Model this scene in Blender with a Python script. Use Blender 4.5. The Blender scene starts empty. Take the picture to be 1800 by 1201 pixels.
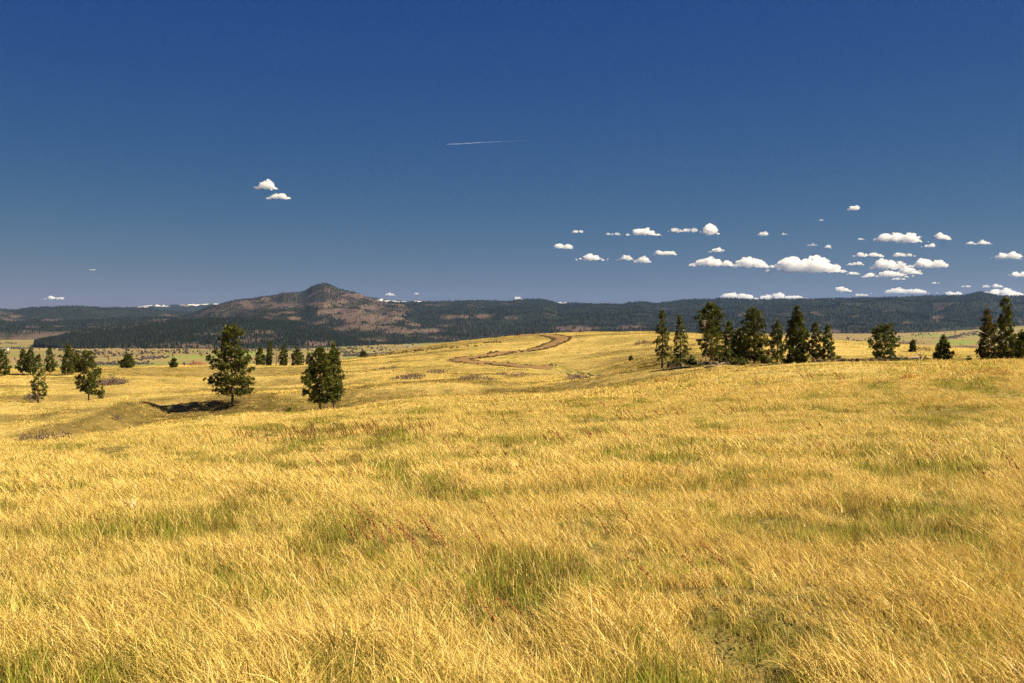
import bpy, math, random
import numpy as np
from mathutils import Vector

# ------------------------------------------------------------------ camera, sky, sun, exposure
SC = bpy.context.scene
COL = SC.collection
F, CX, YH = 2173.0, 900.0, 570.0           # focal length in photo pixels, centre column, level line
CAMZ = 1.7
cam_d = bpy.data.cameras.new('camera')
cam = bpy.data.objects.new('camera', cam_d); COL.objects.link(cam)
cam_d.sensor_fit = 'HORIZONTAL'; cam_d.sensor_width = 36.0
cam_d.lens = 36.0 * F / 1800.0
cam_d.shift_y = (YH - 600.5) / 1800.0       # level camera, slight shift so that verticals stay upright
cam_d.clip_start = 0.1; cam_d.clip_end = 250000.0
cam.location = (0, 0, CAMZ); cam.rotation_euler = (math.radians(90), 0, 0)
SC.camera = cam
SUN_EL, SUN_AZ = math.radians(40), math.radians(97)   # azimuth clockwise from the view direction
sdir = Vector((math.cos(SUN_EL)*math.sin(SUN_AZ), math.cos(SUN_EL)*math.cos(SUN_AZ), math.sin(SUN_EL)))
W = bpy.data.worlds.new('World'); SC.world = W; W.use_nodes = True
wn = W.node_tree.nodes; wl = W.node_tree.links; wn.clear()
sky = wn.new('ShaderNodeTexSky'); sky.sky_type = 'NISHITA'; sky.sun_disc = False
sky.sun_elevation = SUN_EL; sky.sun_rotation = SUN_AZ
sky.altitude = 1600; sky.air_density = 1.0; sky.dust_density = 0.0; sky.ozone_density = 4.0
sep = wn.new('ShaderNodeSeparateColor'); com = wn.new('ShaderNodeCombineColor')   # clear-air grading: deep blue, whole sky alike
for ch, (pw, gain) in enumerate(((1.95, 0.0455), (1.20, 0.142), (0.29, 1.04))):
    a_ = wn.new('ShaderNodeMath'); a_.operation = 'POWER'; a_.inputs[1].default_value = pw
    b_ = wn.new('ShaderNodeMath'); b_.operation = 'MULTIPLY'; b_.inputs[1].default_value = gain
    wl.new(sep.outputs[ch], a_.inputs[0]); wl.new(a_.outputs[0], b_.inputs[0]); wl.new(b_.outputs[0], com.inputs[ch])
bg = wn.new('ShaderNodeBackground'); bg.inputs[1].default_value = 0.05
wo = wn.new('ShaderNodeOutputWorld')
wl.new(sky.outputs[0], sep.inputs[0]); wl.new(com.outputs[0], bg.inputs[0]); wl.new(bg.outputs[0], wo.inputs[0])
sun_d = bpy.data.lights.new('sun', 'SUN'); sun_d.energy = 5.0; sun_d.angle = math.radians(0.53)
sun_d.color = (1.0, 0.85, 0.60)
sun = bpy.data.objects.new('sun', sun_d); COL.objects.link(sun)
sun.rotation_euler = sdir.to_track_quat('Z', 'Y').to_euler(); sun.location = (50, -20, 60)
vs = SC.view_settings; vs.view_transform = 'Standard'; vs.look = 'None'; vs.gamma = 1.0
vs.use_curve_mapping = False; vs.exposure = 1.48
SC.cycles.max_bounces = 16; SC.cycles.diffuse_bounces = 1; SC.cycles.glossy_bounces = 1; SC.cycles.transmission_bounces = 2
SC.cycles.volume_bounces = 14; SC.cycles.transparent_max_bounces = 4
SC.cycles.use_adaptive_sampling = True; SC.cycles.adaptive_threshold = 0.035
SC.cycles.use_denoising = True; SC.cycles.denoising_prefilter = 'NONE'

random.seed(7); RNG = np.random.default_rng(7)
HAZE = True

# ------------------------------------------------------------------ helpers
def tag(o, label=None, cat=None, group=None, kind=None):
    if label: o['label'] = label
    if cat: o['category'] = cat
    if group: o['group'] = group
    if kind: o['kind'] = kind
    return o

def mesh_obj(name, V, Fc, mat=None, parent=None, smooth=False, attrs=None, link=True):
    me = bpy.data.meshes.new(name)
    V = np.asarray(V, dtype=np.float32)
    if isinstance(Fc, np.ndarray):
        n, k = Fc.shape
        me.vertices.add(len(V)); me.vertices.foreach_set('co', V.ravel())
        me.loops.add(n*k); me.loops.foreach_set('vertex_index', Fc.astype(np.int32).ravel())
        me.polygons.add(n)
        me.polygons.foreach_set('loop_start', np.arange(0, n*k, k, dtype=np.int32))
        if smooth: me.polygons.foreach_set('use_smooth', np.ones(n, dtype=bool))
        me.update(calc_edges=True); me.validate()
    else:
        me.from_pydata([tuple(v) for v in V], [], [tuple(f) for f in Fc])
        if smooth: me.polygons.foreach_set('use_smooth', np.ones(len(me.polygons), dtype=bool))
    for an, av in (attrs or {}).items():
        a = me.attributes.new(an, 'FLOAT', 'POINT'); a.data.foreach_set('value', np.asarray(av, dtype=np.float32))
    if mat: me.materials.append(mat)
    o = bpy.data.objects.new(name, me)
    if link: COL.objects.link(o)
    if parent is not None: o.parent = parent
    return o

def empty(name, loc):
    o = bpy.data.objects.new(name, None); o.location = loc; o.empty_display_size = 0.2
    COL.objects.link(o); return o

def grid_faces(nr, nc):
    i = np.arange((nr-1)*(nc-1)); r, c = i//(nc-1), i % (nc-1)
    a = r*nc + c
    return np.stack([a, a+1, a+nc+1, a+nc], 1)

def _hash(ix, iy, s):
    h = (ix.astype(np.int64)*374761393 + iy.astype(np.int64)*668265263 + s*982451653) & 0xffffffff
    h = ((h ^ (h >> 13))*1274126177) & 0xffffffff
    h = (h ^ (h >> 16)) & 0xffffffff
    return h/4294967295.0
def vnoise(x, y, s=0):                       # 0..1
    x = np.asarray(x, float); y = np.asarray(y, float)
    ix, iy = np.floor(x), np.floor(y); fx, fy = x-ix, y-iy
    fx = fx*fx*fx*(fx*(fx*6-15)+10); fy = fy*fy*fy*(fy*(fy*6-15)+10)
    a, b = _hash(ix, iy, s), _hash(ix+1, iy, s); c, d = _hash(ix, iy+1, s), _hash(ix+1, iy+1, s)
    return (a*(1-fx)+b*fx)*(1-fy) + (c*(1-fx)+d*fx)*fy
def fbm(x, y, s=0, o=4, g=0.5):
    t = 0; a = 1.0; n = 0
    for i in range(o):
        t = t + a*vnoise(np.asarray(x)*2**i + 17.3*i, np.asarray(y)*2**i - 9.1*i, s+i); n += a; a *= g
    return t/n
def ridged(x, y, s=0, o=4):
    t = 0; a = 1.0; n = 0
    for i in range(o):
        t = t + a*(1-np.abs(2*vnoise(np.asarray(x)*2**i+5.7*i, np.asarray(y)*2**i+3.3*i, s+i)-1)); n += a; a *= 0.5
    return t/n
def sstep(a, b, x):
    t = np.clip((np.asarray(x, float)-a)/(b-a), 0, 1); return t*t*(3-2*t)
def Zof(y, Y): return CAMZ + (YH-y)*Y/F
def Xof(px, Y): return (px-CX)*Y/F
def proj(X, Y, Z): return CX + X/Y*F, YH - (Z-CAMZ)/Y*F

# ---- material helpers
def mat(name):
    m = bpy.data.materials.new(name); m.use_nodes = True; m.node_tree.nodes.clear(); return m
class NT:
    def __init__(s, m): s.t = m.node_tree; s.m = m
    def n(s, ty, **kw):
        nd = s.t.nodes.new(ty)
        for k, v in kw.items():
            if k.startswith('i_'): nd.inputs[k[2:].replace('_', ' ')].default_value = v
            elif k.startswith('x'): nd.inputs[int(k[1:])].default_value = v
            else: setattr(nd, k, v)
        return nd
    def l(s, a, b): s.t.links.new(a, b)
    def pos(s): return s.n('ShaderNodeNewGeometry').outputs['Position']
    def noise(s, vec, scale, detail=4, rough=0.55, stretch=None):
        if stretch:
            mp = s.n('ShaderNodeMapping'); mp.inputs['Scale'].default_value = stretch
            s.l(vec, mp.inputs['Vector']); vec = mp.outputs[0]
        nd = s.n('ShaderNodeTexNoise'); nd.inputs['Scale'].default_value = scale
        nd.inputs['Detail'].default_value = detail; nd.inputs['Roughness'].default_value = rough
        s.l(vec, nd.inputs['Vector']); return nd.outputs['Fac']
    def ramp(s, fac, stops):
        r = s.n('ShaderNodeValToRGB'); e = r.color_ramp.elements
        while len(e) < len(stops): e.new(0.5)
        for el, (p, c) in zip(e, stops): el.position = p; el.color = (*c, 1) if len(c) == 3 else c
        s.l(fac, r.inputs[0]); return r.outputs[0]
    def mix(s, fac, a, b, mode='MIX'):
        m = s.n('ShaderNodeMix', data_type='RGBA', blend_type=mode)
        for v, k in ((fac, 0), (a, 6), (b, 7)):
            if hasattr(v, 'is_linked'): s.l(v, m.inputs[k])
            else: m.inputs[k].default_value = v if k == 0 else (*v, 1)
        return m.outputs[2]
    def attr(s, nm):
        a = s.n('ShaderNodeAttribute'); a.attribute_name = nm; return a.outputs['Fac']
    def math(s, op, a, b=0.0):
        m = s.n('ShaderNodeMath', operation=op)
        for v, k in ((a, 0), (b, 1)):
            if hasattr(v, 'is_linked'): s.l(v, m.inputs[k])
            else: m.inputs[k].default_value = v
        return m.outputs[0]
    def bump(s, h, strength, dist):
        b = s.n('ShaderNodeBump'); b.inputs['Strength'].default_value = strength; b.inputs['Distance'].default_value = dist
        s.l(h, b.inputs['Height']); return b.outputs[0]
    def out_diffuse(s, col, normal=None, rough=0.9, spec=0.1):
        p = s.n('ShaderNodeBsdfPrincipled'); p.inputs['Roughness'].default_value = rough
        p.inputs['Specular IOR Level'].default_value = spec
        if hasattr(col, 'is_linked'): s.l(col, p.inputs['Base Color'])
        else: p.inputs['Base Color'].default_value = (*col, 1)
        if normal is not None: s.l(normal, p.inputs['Normal'])
        o = s.n('ShaderNodeOutputMaterial'); s.l(p.outputs[0], o.inputs[0])
    def out_leaf(s, col, trans=0.35, gloss=0.0):
        d = s.n('ShaderNodeBsdfDiffuse'); t = s.n('ShaderNodeBsdfTranslucent'); mx = s.n('ShaderNodeMixShader')
        mx.inputs[0].default_value = trans
        for q in (d, t):
            if hasattr(col, 'is_linked'): s.l(col, q.inputs[0])
            else: q.inputs[0].default_value = (*col, 1)
        s.l(d.outputs[0], mx.inputs[1]); s.l(t.outputs[0], mx.inputs[2]); last = mx.outputs[0]
        if gloss:
            g = s.n('ShaderNodeBsdfGlossy'); g.inputs['Roughness'].default_value = 0.45
            m2 = s.n('ShaderNodeMixShader'); m2.inputs[0].default_value = gloss
            s.l(last, m2.inputs[1]); s.l(g.outputs[0], m2.inputs[2]); last = m2.outputs[0]
        o = s.n('ShaderNodeOutputMaterial'); s.l(last, o.inputs[0])

# patch noise shared by the ground and the grass: where new green shows through the dry straw
def patch_green(nt, pos):
    a = nt.noise(pos, 0.34, 4, 0.6, (1.0, 0.7, 0.0)); b = nt.noise(pos, 1.4, 3, 0.6, (1.0, 0.7, 0.0))
    c = nt.math('ADD', nt.math('MULTIPLY', a, 0.5), nt.math('MULTIPLY', b, 0.5))
    r = nt.n('ShaderNodeMapRange'); r.inputs[1].default_value = 0.50; r.inputs[2].default_value = 0.66
    nt.l(c, r.inputs[0]); return r.outputs[0]

def mat_ground():
    m = mat('dry_grassland'); t = NT(m); p = t.pos()
    big = t.noise(p, 0.045, 5, 0.6, (1, 1.6, 0)); mid = t.noise(p, 0.35, 5, 0.65, (0.6, 1.4, 0)); fine = t.noise(p, 3.5, 4, 0.7)
    c = t.ramp(big, [(0.30, (0.21, 0.165, 0.040)), (0.46, (0.43, 0.315, 0.08)), (0.58, (0.54, 0.40, 0.12)), (0.74, (0.43, 0.29, 0.07))])
    c = t.mix(t.ramp(mid, [(0.35, (0,)*3), (0.7, (0.55,)*3)]), c, (0.52, 0.39, 0.15))
    c = t.mix(t.math('MULTIPLY', patch_green(t, p), 0.75), c, (0.16, 0.16, 0.030))
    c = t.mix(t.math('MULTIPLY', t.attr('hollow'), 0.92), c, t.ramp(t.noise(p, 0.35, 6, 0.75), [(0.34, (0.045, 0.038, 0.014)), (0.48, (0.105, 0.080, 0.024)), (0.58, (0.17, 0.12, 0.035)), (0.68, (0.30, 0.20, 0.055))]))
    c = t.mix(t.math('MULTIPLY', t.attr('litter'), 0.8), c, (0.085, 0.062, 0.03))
    c = t.mix(t.ramp(fine, [(0.35, (0.6,)*3), (0.62, (0,)*3)]), c, (0.12, 0.09, 0.03))
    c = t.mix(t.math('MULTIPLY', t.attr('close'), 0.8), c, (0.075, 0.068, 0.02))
    t.out_diffuse(c, t.bump(t.math('ADD', fine, t.math('MULTIPLY', mid, 2.0)), 0.8, 0.25), 0.95, 0.05); return m

def mat_grass():
    m = mat('dry_grass_blades'); t = NT(m); p = t.pos()
    r = t.attr('r'); oi = t.n('ShaderNodeObjectInfo').outputs['Random']
    v = t.math('FRACT', t.math('ADD', r, t.math('MULTIPLY', oi, 0.6)))
    c = t.ramp(v, [(0.0, (0.54, 0.375, 0.08)), (0.30, (0.67, 0.49, 0.125)), (0.55, (0.78, 0.605, 0.21)), (0.75, (0.60, 0.41, 0.095)), (0.9, (0.33, 0.19, 0.05)), (1.0, (0.83, 0.68, 0.31))])
    big = t.noise(p, 0.06, 4, 0.6, (1, 1.6, 0))
    c = t.mix(t.ramp(big, [(0.34, (0.5,)*3), (0.50, (0,)*3)]), c, (0.38, 0.31, 0.07))
    c = t.mix(t.ramp(big, [(0.54, (0,)*3), (0.68, (0.6,)*3)]), c, (0.60, 0.36, 0.085))
    c = t.mix(t.ramp(t.noise(p, 1.1, 4, 0.65, (1, .8, 0)), [(0.52, (0,)*3), (0.66, (0.45,)*3)]), c, (0.40, 0.25, 0.085))
    g = t.math('MULTIPLY', patch_green(t, p), 0.24)
    g = t.math('MULTIPLY', g, t.ramp(r, [(0.3, (1,)*3), (0.6, (0.25,)*3)]))
    c = t.mix(g, c, (0.20, 0.22, 0.035))
    t.out_leaf(c, 0.22, 0.02); return m
def mat_olive():
    m = mat('olive_weathered_blades'); t = NT(m); r = t.attr('r')
    t.out_leaf(t.ramp(r, [(0, (0.09, 0.08, 0.02)), (0.5, (0.16, 0.125, 0.032)), (0.85, (0.28, 0.20, 0.055)), (1, (0.16, 0.09, 0.03))]), 0.35); return m
def mat_green():
    m = mat('new_green_blades'); t = NT(m); r = t.attr('r')
    c = t.ramp(r, [(0, (0.14, 0.19, 0.022)), (0.4, (0.25, 0.29, 0.036)), (0.7, (0.40, 0.36, 0.07)), (1, (0.58, 0.44, 0.12))])
    t.out_leaf(c, 0.4); return m
def mat_pine(name, tint):
    m = mat(name); t = NT(m); r = t.attr('r')
    k = lambda c: tuple(a*b for a, b in zip(c, tint))
    c = t.ramp(r, [(0, k((0.022, 0.035, 0.006))), (0.5, k((0.058, 0.073, 0.009))), (0.85, k((0.140, 0.148, 0.015))), (1, k((0.19, 0.16, 0.022)))])
    t.out_leaf(c, 0.22, 0.03); return m
def mat_simple(name, c1, c2, scale=8.0, stretch=None, bump=0.3, dist=0.02):
    m = mat(name); t = NT(m); co = t.n('ShaderNodeTexCoord').outputs['Object']
    f = t.noise(co, scale, 5, 0.65, stretch)
    t.out_diffuse(t.ramp(f, [(0.3, c1), (0.7, c2)]), t.bump(f, bump, dist)); return m
def mat_hill():
    m = mat('far_hill_land'); t = NT(m); p = t.pos()
    f1 = t.noise(p, 0.004, 6, 0.65); f2 = t.noise(p, 0.03, 4, 0.7)
    forest = t.ramp(f2, [(0.3, (0.011, 0.014, 0.009)), (0.7, (0.024, 0.025, 0.015))])
    bare = t.ramp(f1, [(0.3, (0.050, 0.036, 0.032)), (0.48, (0.098, 0.068, 0.054)), (0.6, (0.070, 0.051, 0.042)), (0.75, (0.115, 0.087, 0.056))])
    c = t.mix(t.attr('bare'), forest, bare)
    c = t.mix(t.attr('snow'), c, (0.82, 0.80, 0.78))
    t.out_diffuse(c, t.bump(t.math('ADD', f1, t.math('MULTIPLY', f2, 0.25)), 0.7, 40.0), 0.95, 0.03); return m
def mat_valley():
    m = mat('valley_land'); t = NT(m); p = t.pos()
    f1 = t.noise(p, 0.0022, 5, 0.6, (0.5, 1, 0)); f2 = t.noise(p, 0.012, 5, 0.65); f3 = t.noise(p, 0.06, 3, 0.6)
    c = t.ramp(f1, [(0.32, (0.13, 0.12, 0.042)), (0.43, (0.25, 0.185, 0.08)), (0.52, (0.19, 0.14, 0.062)), (0.60, (0.15, 0.135, 0.048)), (0.70, (0.27, 0.18, 0.09))])
    c = t.mix(t.ramp(f2, [(0.5, (0,)*3), (0.68, (0.7,)*3)]), c, (0.20, 0.14, 0.07))
    c = t.mix(t.ramp(f3, [(0.35, (0.35,)*3), (0.55, (0,)*3)]), c, (0.14, 0.12, 0.05))
    c = t.mix(t.attr('green'), c, (0.15, 0.19, 0.042)); c = t.mix(t.attr('plough'), c, (0.09, 0.06, 0.045))
    t.out_diffuse(c, None, 0.95, 0.03); return m
def mat_far_tree():
    m = mat('far_conifer'); t = NT(m); oi = t.n('ShaderNodeObjectInfo').outputs['Random']
    c = t.ramp(oi, [(0, (0.008, 0.011, 0.008)), (0.6, (0.016, 0.020, 0.012)), (1, (0.030, 0.029, 0.017))])
    t.out_diffuse(c, None, 0.95, 0.02); return m
def mat_cloud():
    m = mat('cloud_vapour'); t = NT(m); t.out_leaf((0.93, 0.93, 0.93), 0.5); return m

M = dict(ground=mat_ground(), grass=mat_grass(), green=mat_green(), olive=mat_olive(), creek=mat_simple('creek_brush', (0.045, 0.034, 0.032), (0.10, 0.075, 0.065), 0.5), hill=mat_hill(), valley=mat_valley(), fartree=mat_far_tree(),
         pine=mat_pine('pine_needles', (1, 1, 1)), pine2=mat_pine('olive_pine_needles', (1.08, 1.0, 0.9)), pine3=mat_pine('browned_pine_needles', (1.2, 0.82, 0.9)),
         bark=mat_simple('pine_bark', (0.07, 0.045, 0.03), (0.16, 0.11, 0.075), 6, (3, 3, 0.6)),
         dead=mat_simple('dead_wood', (0.16, 0.12, 0.09), (0.36, 0.30, 0.24), 9, (3, 3, 0.5)),
         brush=mat_simple('bare_brush_twigs', (0.10, 0.07, 0.06), (0.20, 0.145, 0.12), 3),
         dock=mat_simple('dry_dock_seed', (0.20, 0.088, 0.032), (0.40, 0.19, 0.075), 12),
         dirt=mat_simple('track_dirt', (0.135, 0.082, 0.032), (0.235, 0.145, 0.056), 0.9, None, 0.6, 0.08),
         clod=mat_simple('turned_sod', (0.045, 0.032, 0.018), (0.14, 0.095, 0.045), 2.5, None, 0.6, 0.1),
         red=mat_simple('red_earth', (0.13, 0.055, 0.030), (0.21, 0.10, 0.05), 0.8, None, 0.6, 0.15),
         cloud=mat_cloud(), wall=mat_simple('painted_boards', (0.6, 0.58, 0.54), (0.72, 0.7, 0.66), 2), roof=mat_simple('metal_roof', (0.15, 0.13, 0.12), (0.25, 0.22, 0.2), 2))

# ------------------------------------------------------------------ near terrain: one smooth sheet through surveyed points (column, depth, row)
CP = []
def cp(px, Y, y): CP.append((Xof(px, Y), Y, Zof(y, Y)))
def cz(X, Y, Z): CP.append((X, Y, Z))
for X in (-9, -4, 0, 4, 9): cz(X, -8, 0.1+0.012*X); cz(X, 0, 0.0+0.015*X); cz(X, 6, -0.02+0.016*X)
for px, rows in {
    -350: [(16, 905), (28, 825), (42, 792), (60, 822), (85, 770), (130, 716), (165, 690), (215, 660)],
    0:    [(14, 905), (26, 830), (40, 787), (60, 790), (80, 780), (100, 766), (118, 735), (135, 706), (160, 688), (185, 672), (215, 656)],
    200:  [(14, 900), (26, 822), (44, 768), (70, 762), (95, 745), (117, 725), (132, 709), (155, 692), (185, 668), (222, 648)],
    410:  [(15, 875), (30, 800), (52, 749), (80, 733), (105, 716), (133, 695), (150, 689), (170, 682), (200, 664), (232, 643)],
    564:  [(16, 858), (34, 780), (62, 733), (85, 724), (106, 716), (135, 696), (155, 686), (185, 664), (232, 641)],
    700:  [(16, 855), (36, 765), (75, 714), (95, 703), (120, 688), (160, 664), (210, 640), (250, 623), (275, 618)],
    820:  [(17, 840), (36, 760), (80, 706), (110, 690), (150, 668), (195, 645), (215, 632), (250, 611), (278, 600)],
    930:  [(17, 840), (36, 756), (85, 700), (120, 683), (160, 665), (190, 648), (220, 626), (250, 605), (282, 588)],
    1040: [(17, 835), (38, 750), (85, 692), (115, 677), (150, 663), (180, 645), (210, 624), (240, 604), (282, 585)],
    1150: [(17, 832), (40, 742), (85, 681), (105, 669), (130, 646), (160, 628), (190, 621), (220, 606), (270, 583)],
    1270: [(18, 820), (42, 732), (85, 662), (100, 652), (118, 640), (140, 632), (165, 624), (200, 610), (255, 589)],
    1400: [(18, 818), (42, 726), (85, 648), (100, 643), (118, 639), (140, 636), (165, 629), (200, 614), (250, 597)],
    1530: [(18, 815), (42, 720), (85, 643), (100, 640), (118, 638), (140, 642), (165, 634), (200, 619), (245, 606)],
    1700: [(18, 812), (42, 716), (82, 642), (100, 640), (118, 638), (140, 643), (165, 634), (200, 623), (245, 612)],
    1850: [(18, 810), (42, 714), (80, 640), (100, 638), (118, 638), (140, 641), (165, 634), (200, 625), (245, 614)],
    2200: [(18, 805), (42, 712), (80, 636), (118, 634), (165, 630), (245, 616)]}.items():
    for Y, y in rows: cp(px, Y, y)
for px in (-350, 0, 250, 500, 750, 1000, 1250, 1500, 1800, 2200):
    d = 0.0 if px > 650 else -4.0
    cz(Xof(px, 340), 340, -13+d); cz(Xof(px, 470), 470, -36+d); cz(Xof(px, 720), 720, -76)
CP = np.array(CP)
def _uv(X, Y):
    return np.stack([X/(Y+12.0)*2.2, np.log(np.maximum(Y+12.0, 1.0))*1.0], -1)
_P = _uv(CP[:, 0], CP[:, 1])
def _k(r2): return np.where(r2 > 1e-12, 0.5*r2*np.log(np.maximum(r2, 1e-12)), 0.0)
_n = len(_P)
_A = np.zeros((_n+3, _n+3)); _d = ((_P[:, None]-_P[None])**2).sum(-1)
_A[:_n, :_n] = _k(_d) + np.eye(_n)*0.0006
_A[:_n, _n] = 1; _A[:_n, _n+1:] = _P; _A[_n, :_n] = 1; _A[_n+1:, :_n] = _P.T
_S = np.linalg.solve(_A, np.concatenate([CP[:, 2], np.zeros(3)]))
# washes cut into the slope: (columns, bank-top depth, drop, bank width, floor length) with the steep bank facing the viewer
WASH = [([-400, 0, 150, 230, 290, 410, 560, 670], [96, 100, 116, 130, 140, 140, 140, 141], [1.4, 1.5, 1.7, 1.8, 1.9, 2.1, 1.7, 0], 13.0, 52.0),
        ([-400, 0, 150, 260, 330], [154, 155, 160, 165, 168], [1.1, 1.1, 1.0, .5, 0], 6.0, 26.0),
        ([240, 340, 500, 640, 760], [190, 188, 186, 190, 196], [0, 1.0, 1.2, .9, 0], 4.0, 18.0),
        ([930, 990, 1100, 1240], [196, 196, 196, 190], [0, .9, 1.0, 0], 5.0, 20.0),
        ([560, 680, 850, 1000, 1060], [124, 128, 132, 130, 128], [0, 1.2, 1.6, .9, 0], 8.0, 28.0)]
def wash(X, Y):
    px = CX+X/np.maximum(Y, 3)*F+(fbm(X/14, Y/14, 55, 3)-.5)*30; d = np.zeros(len(X)); m = np.zeros(len(X))
    for cols, yb, dr, w, L in WASH:
        q = np.interp(px, cols, yb)+(fbm(X/11, Y*0, 57, 3)-.5)*7-Y; D = np.interp(px, cols, dr, left=0 if dr[0] == 0 else dr[0], right=0)
        d += D*sstep(0, w, q)*sstep(L, .3*L, q); m = np.maximum(m, np.clip(D/1.4, 0, 1)*sstep(-1, 3, q)*sstep(.62*L, .36*L, q))
    return d, m
def ground_z(X, Y):
    X = np.atleast_1d(np.asarray(X, float)); Y = np.atleast_1d(np.asarray(Y, float))
    out = np.empty(len(X))
    for i in range(0, len(X), 40000):
        q = _uv(X[i:i+40000], Y[i:i+40000])
        d = (q**2).sum(1)[:, None] + (_P**2).sum(1)[None] - 2*q@_P.T
        out[i:i+40000] = _k(np.maximum(d, 0))@_S[:_n] + _S[_n] + q@_S[_n+1:]
    far = sstep(20, 120, Y); out -= wash(X, Y)[0]
    out += (fbm(X/9.0, Y/7.0, 3, 3)-0.5)*(0.16+0.35*far)
    out += (fbm(X/34.0+Y/60.0, Y/16.0, 9, 3)-0.5)*1.1*far
    out += (vnoise(X/1.3, Y/1.3, 5)-0.5)*0.07
    return out
def gz(X, Y): return float(ground_z(X, Y)[0])
def hit(px, y, Y0=4.0, Y1=330.0):            # where the sight line of that spot meets the ground
    Ys = np.geomspace(Y0, Y1, 450); g = ground_z(Xof(px, Ys), Ys); r = Zof(y, Ys)
    k = np.argmax(g >= r)
    if not (g >= r).any(): k = int(np.argmin(r-g))
    return float(Xof(px, Ys[k])), float(Ys[k]), float(g[k])

# tree list first: the ground keeps needle litter below the near pines
# (column, depth, top row, crown width px, crown base fraction, style, label)
TREES = [
 (2, 205, 617, 34, .08, 'full', 'pine cut off by the picture edge, leftmost on the far crest'),
 (40, 212, 616, 25, .10, 'full', 'dark pine of a close pair on the far left crest, the left one'),
 (54, 210, 614, 27, .10, 'full', 'dark pine of a close pair on the far left crest, the right one'),
 (88, 208, 612, 24, .12, 'open', 'slim pine alone between the close pair and the broad pine on the far left crest'),
 (119, 206, 608, 30, .06, 'full', 'broad bushy pine, tallest on the far left crest'),
 (134, 210, 619, 20, .05, 'full', 'short pine tucked against the broad bushy pine on the left crest'),
 (67, 133, 626, 28, .10, 'sparse', 'thin ragged little pine with brush at its foot, out in the left hollow'),
 (156, 150, 622, 50, .22, 'round', 'round-crowned pine beside the dark brush pile in the left hollow'),
 (224, 226, 625, 27, .02, 'bush', 'squat dome-shaped pine standing on the crest right of the brush pile'),
 (305, 232, 632, 13, .0, 'bush', 'tiny round bush-like pine on the crest left of the red bank'),
 (409, 132, 577, 84, .17, 'tall', 'tall open pine throwing a broad shadow to its left, tallest on the left'),
 (457, 236, 612, 24, .05, 'full', 'bushy pine at the left end of the small crest grove behind the tall pine'),
 (473, 238, 602, 12, .05, 'narrow', 'narrow spire-like pine, tallest of the small crest grove'),
 (498, 237, 608, 18, .04, 'full', 'dense upright pine right of the bare dead tree on the crest'),
 (522, 235, 613, 24, .03, 'cone', 'neat cone-shaped pine at the right of the small crest grove'),
 (543, 238, 622, 13, .05, 'full', 'small pine half hidden behind the dense leaning pair'),
 (562, 106, 614, 60, .25, 'dense', 'dense front pine of the pair on the gully edge, bare trunk foot showing'),
 (587, 118, 608, 42, .2, 'dense', 'rear pine of the pair on the gully edge, its crown rising behind'),
 (638, 262, 620, 13, .0, 'bush', 'tiny dark bush-like pine alone on the left flank of the golden hill'),
 (1164, 128, 549, 36, .17, 'sparse', 'slender pine with bare lower trunk, leftmost of the right grove'),
 (1197, 126, 559, 32, .10, 'sparse', 'thin straggly pine with low juniper-like growth at its base, second in the right grove'),
 (1252, 136, 540, 52, .45, 'round', 'big round-topped pine with a grey dead side in the right grove'),
 (1249, 120, 568, 42, .22, 'open', 'thin open pine in front of the round-topped one'),
 (1281, 126, 569, 28, .10, 'open', 'middling pine just right of the round-topped one'),
 (1298, 124, 580, 34, .02, 'full', 'low bushy pine filling the gap left of the tall shouldered pine'),
 (1326, 122, 543, 52, .05, 'full', 'tall pine with a shouldered crown in the middle of the right grove'),
 (1366, 126, 567, 34, .10, 'open', 'shorter pine leaning against the left side of the tallest grove pine'),
 (1401, 122, 539, 52, .04, 'cone', 'tallest broad cone-shaped pine of the right grove'),
 (1435, 122, 569, 28, .14, 'open', 'left one of the two shorter pines at the right end of the grove'),
 (1456, 121, 575, 30, .10, 'open', 'right one of the two shorter pines at the right end of the grove'),
 (1556, 119, 577, 54, .08, 'round', 'wide spreading pine standing alone near the fallen log'),
 (1605, 205, 600, 12, .0, 'bush', 'tiny pine on the brown slope behind the fallen log'),
 (1660, 119, 594, 36, .03, 'cone', 'small neat cone-shaped pine right of the fallen log'),
 (1737, 118, 547, 50, .04, 'brown', 'dark rust-tinged pine, left of the pair by the picture edge'),
 (1769, 116, 526, 46, .10, 'tall', 'tallest pine of the pair by the right picture edge'),
 (1797, 116, 588, 40, .02, 'bush', 'low wide pine growing at the right picture edge'),
]
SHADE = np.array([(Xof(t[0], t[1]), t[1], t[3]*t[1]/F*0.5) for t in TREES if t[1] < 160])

# track centre line (on the dome hill and along the crest)
TRK_A = [(905, 592), (935, 590.5), (962, 591), (985, 595), (986, 601), (973, 607), (950, 613.5), (918, 618.5), (885, 622), (850, 627), (824, 631), (812, 634.5), (830, 638), (862, 640.5), (893, 643), (925, 646.5), (972, 650)]
TRK_B = [(972, 650), (996, 653.5), (1022, 659), (1048, 662)]
def path3(pts, step=1.0):
    P3 = np.array([hit(*p) for p in pts]); out = []
    n = len(P3)
    for i in range(n-1):
        p0, p1, p2, p3 = P3[max(i-1, 0)], P3[i], P3[i+1], P3[min(i+2, n-1)]
        L = np.linalg.norm(p2-p1); k = max(2, int(L/step))
        for j in range(k):
            t = j/k
            out.append(0.5*((2*p1)+(-p0+p2)*t+(2*p0-5*p1+4*p2-p3)*t*t+(-p0+3*p1-3*p2+p3)*t**3))
    out.append(P3[-1]); return np.array(out)[:, :2]
PA = path3(TRK_A); PB = path3(TRK_B)
PC = np.stack([np.linspace(Xof(1215, 104), Xof(1560, 97), 90), np.linspace(104, 97, 90)], 1)
ALLP = np.concatenate([PA, PB, PC])

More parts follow.
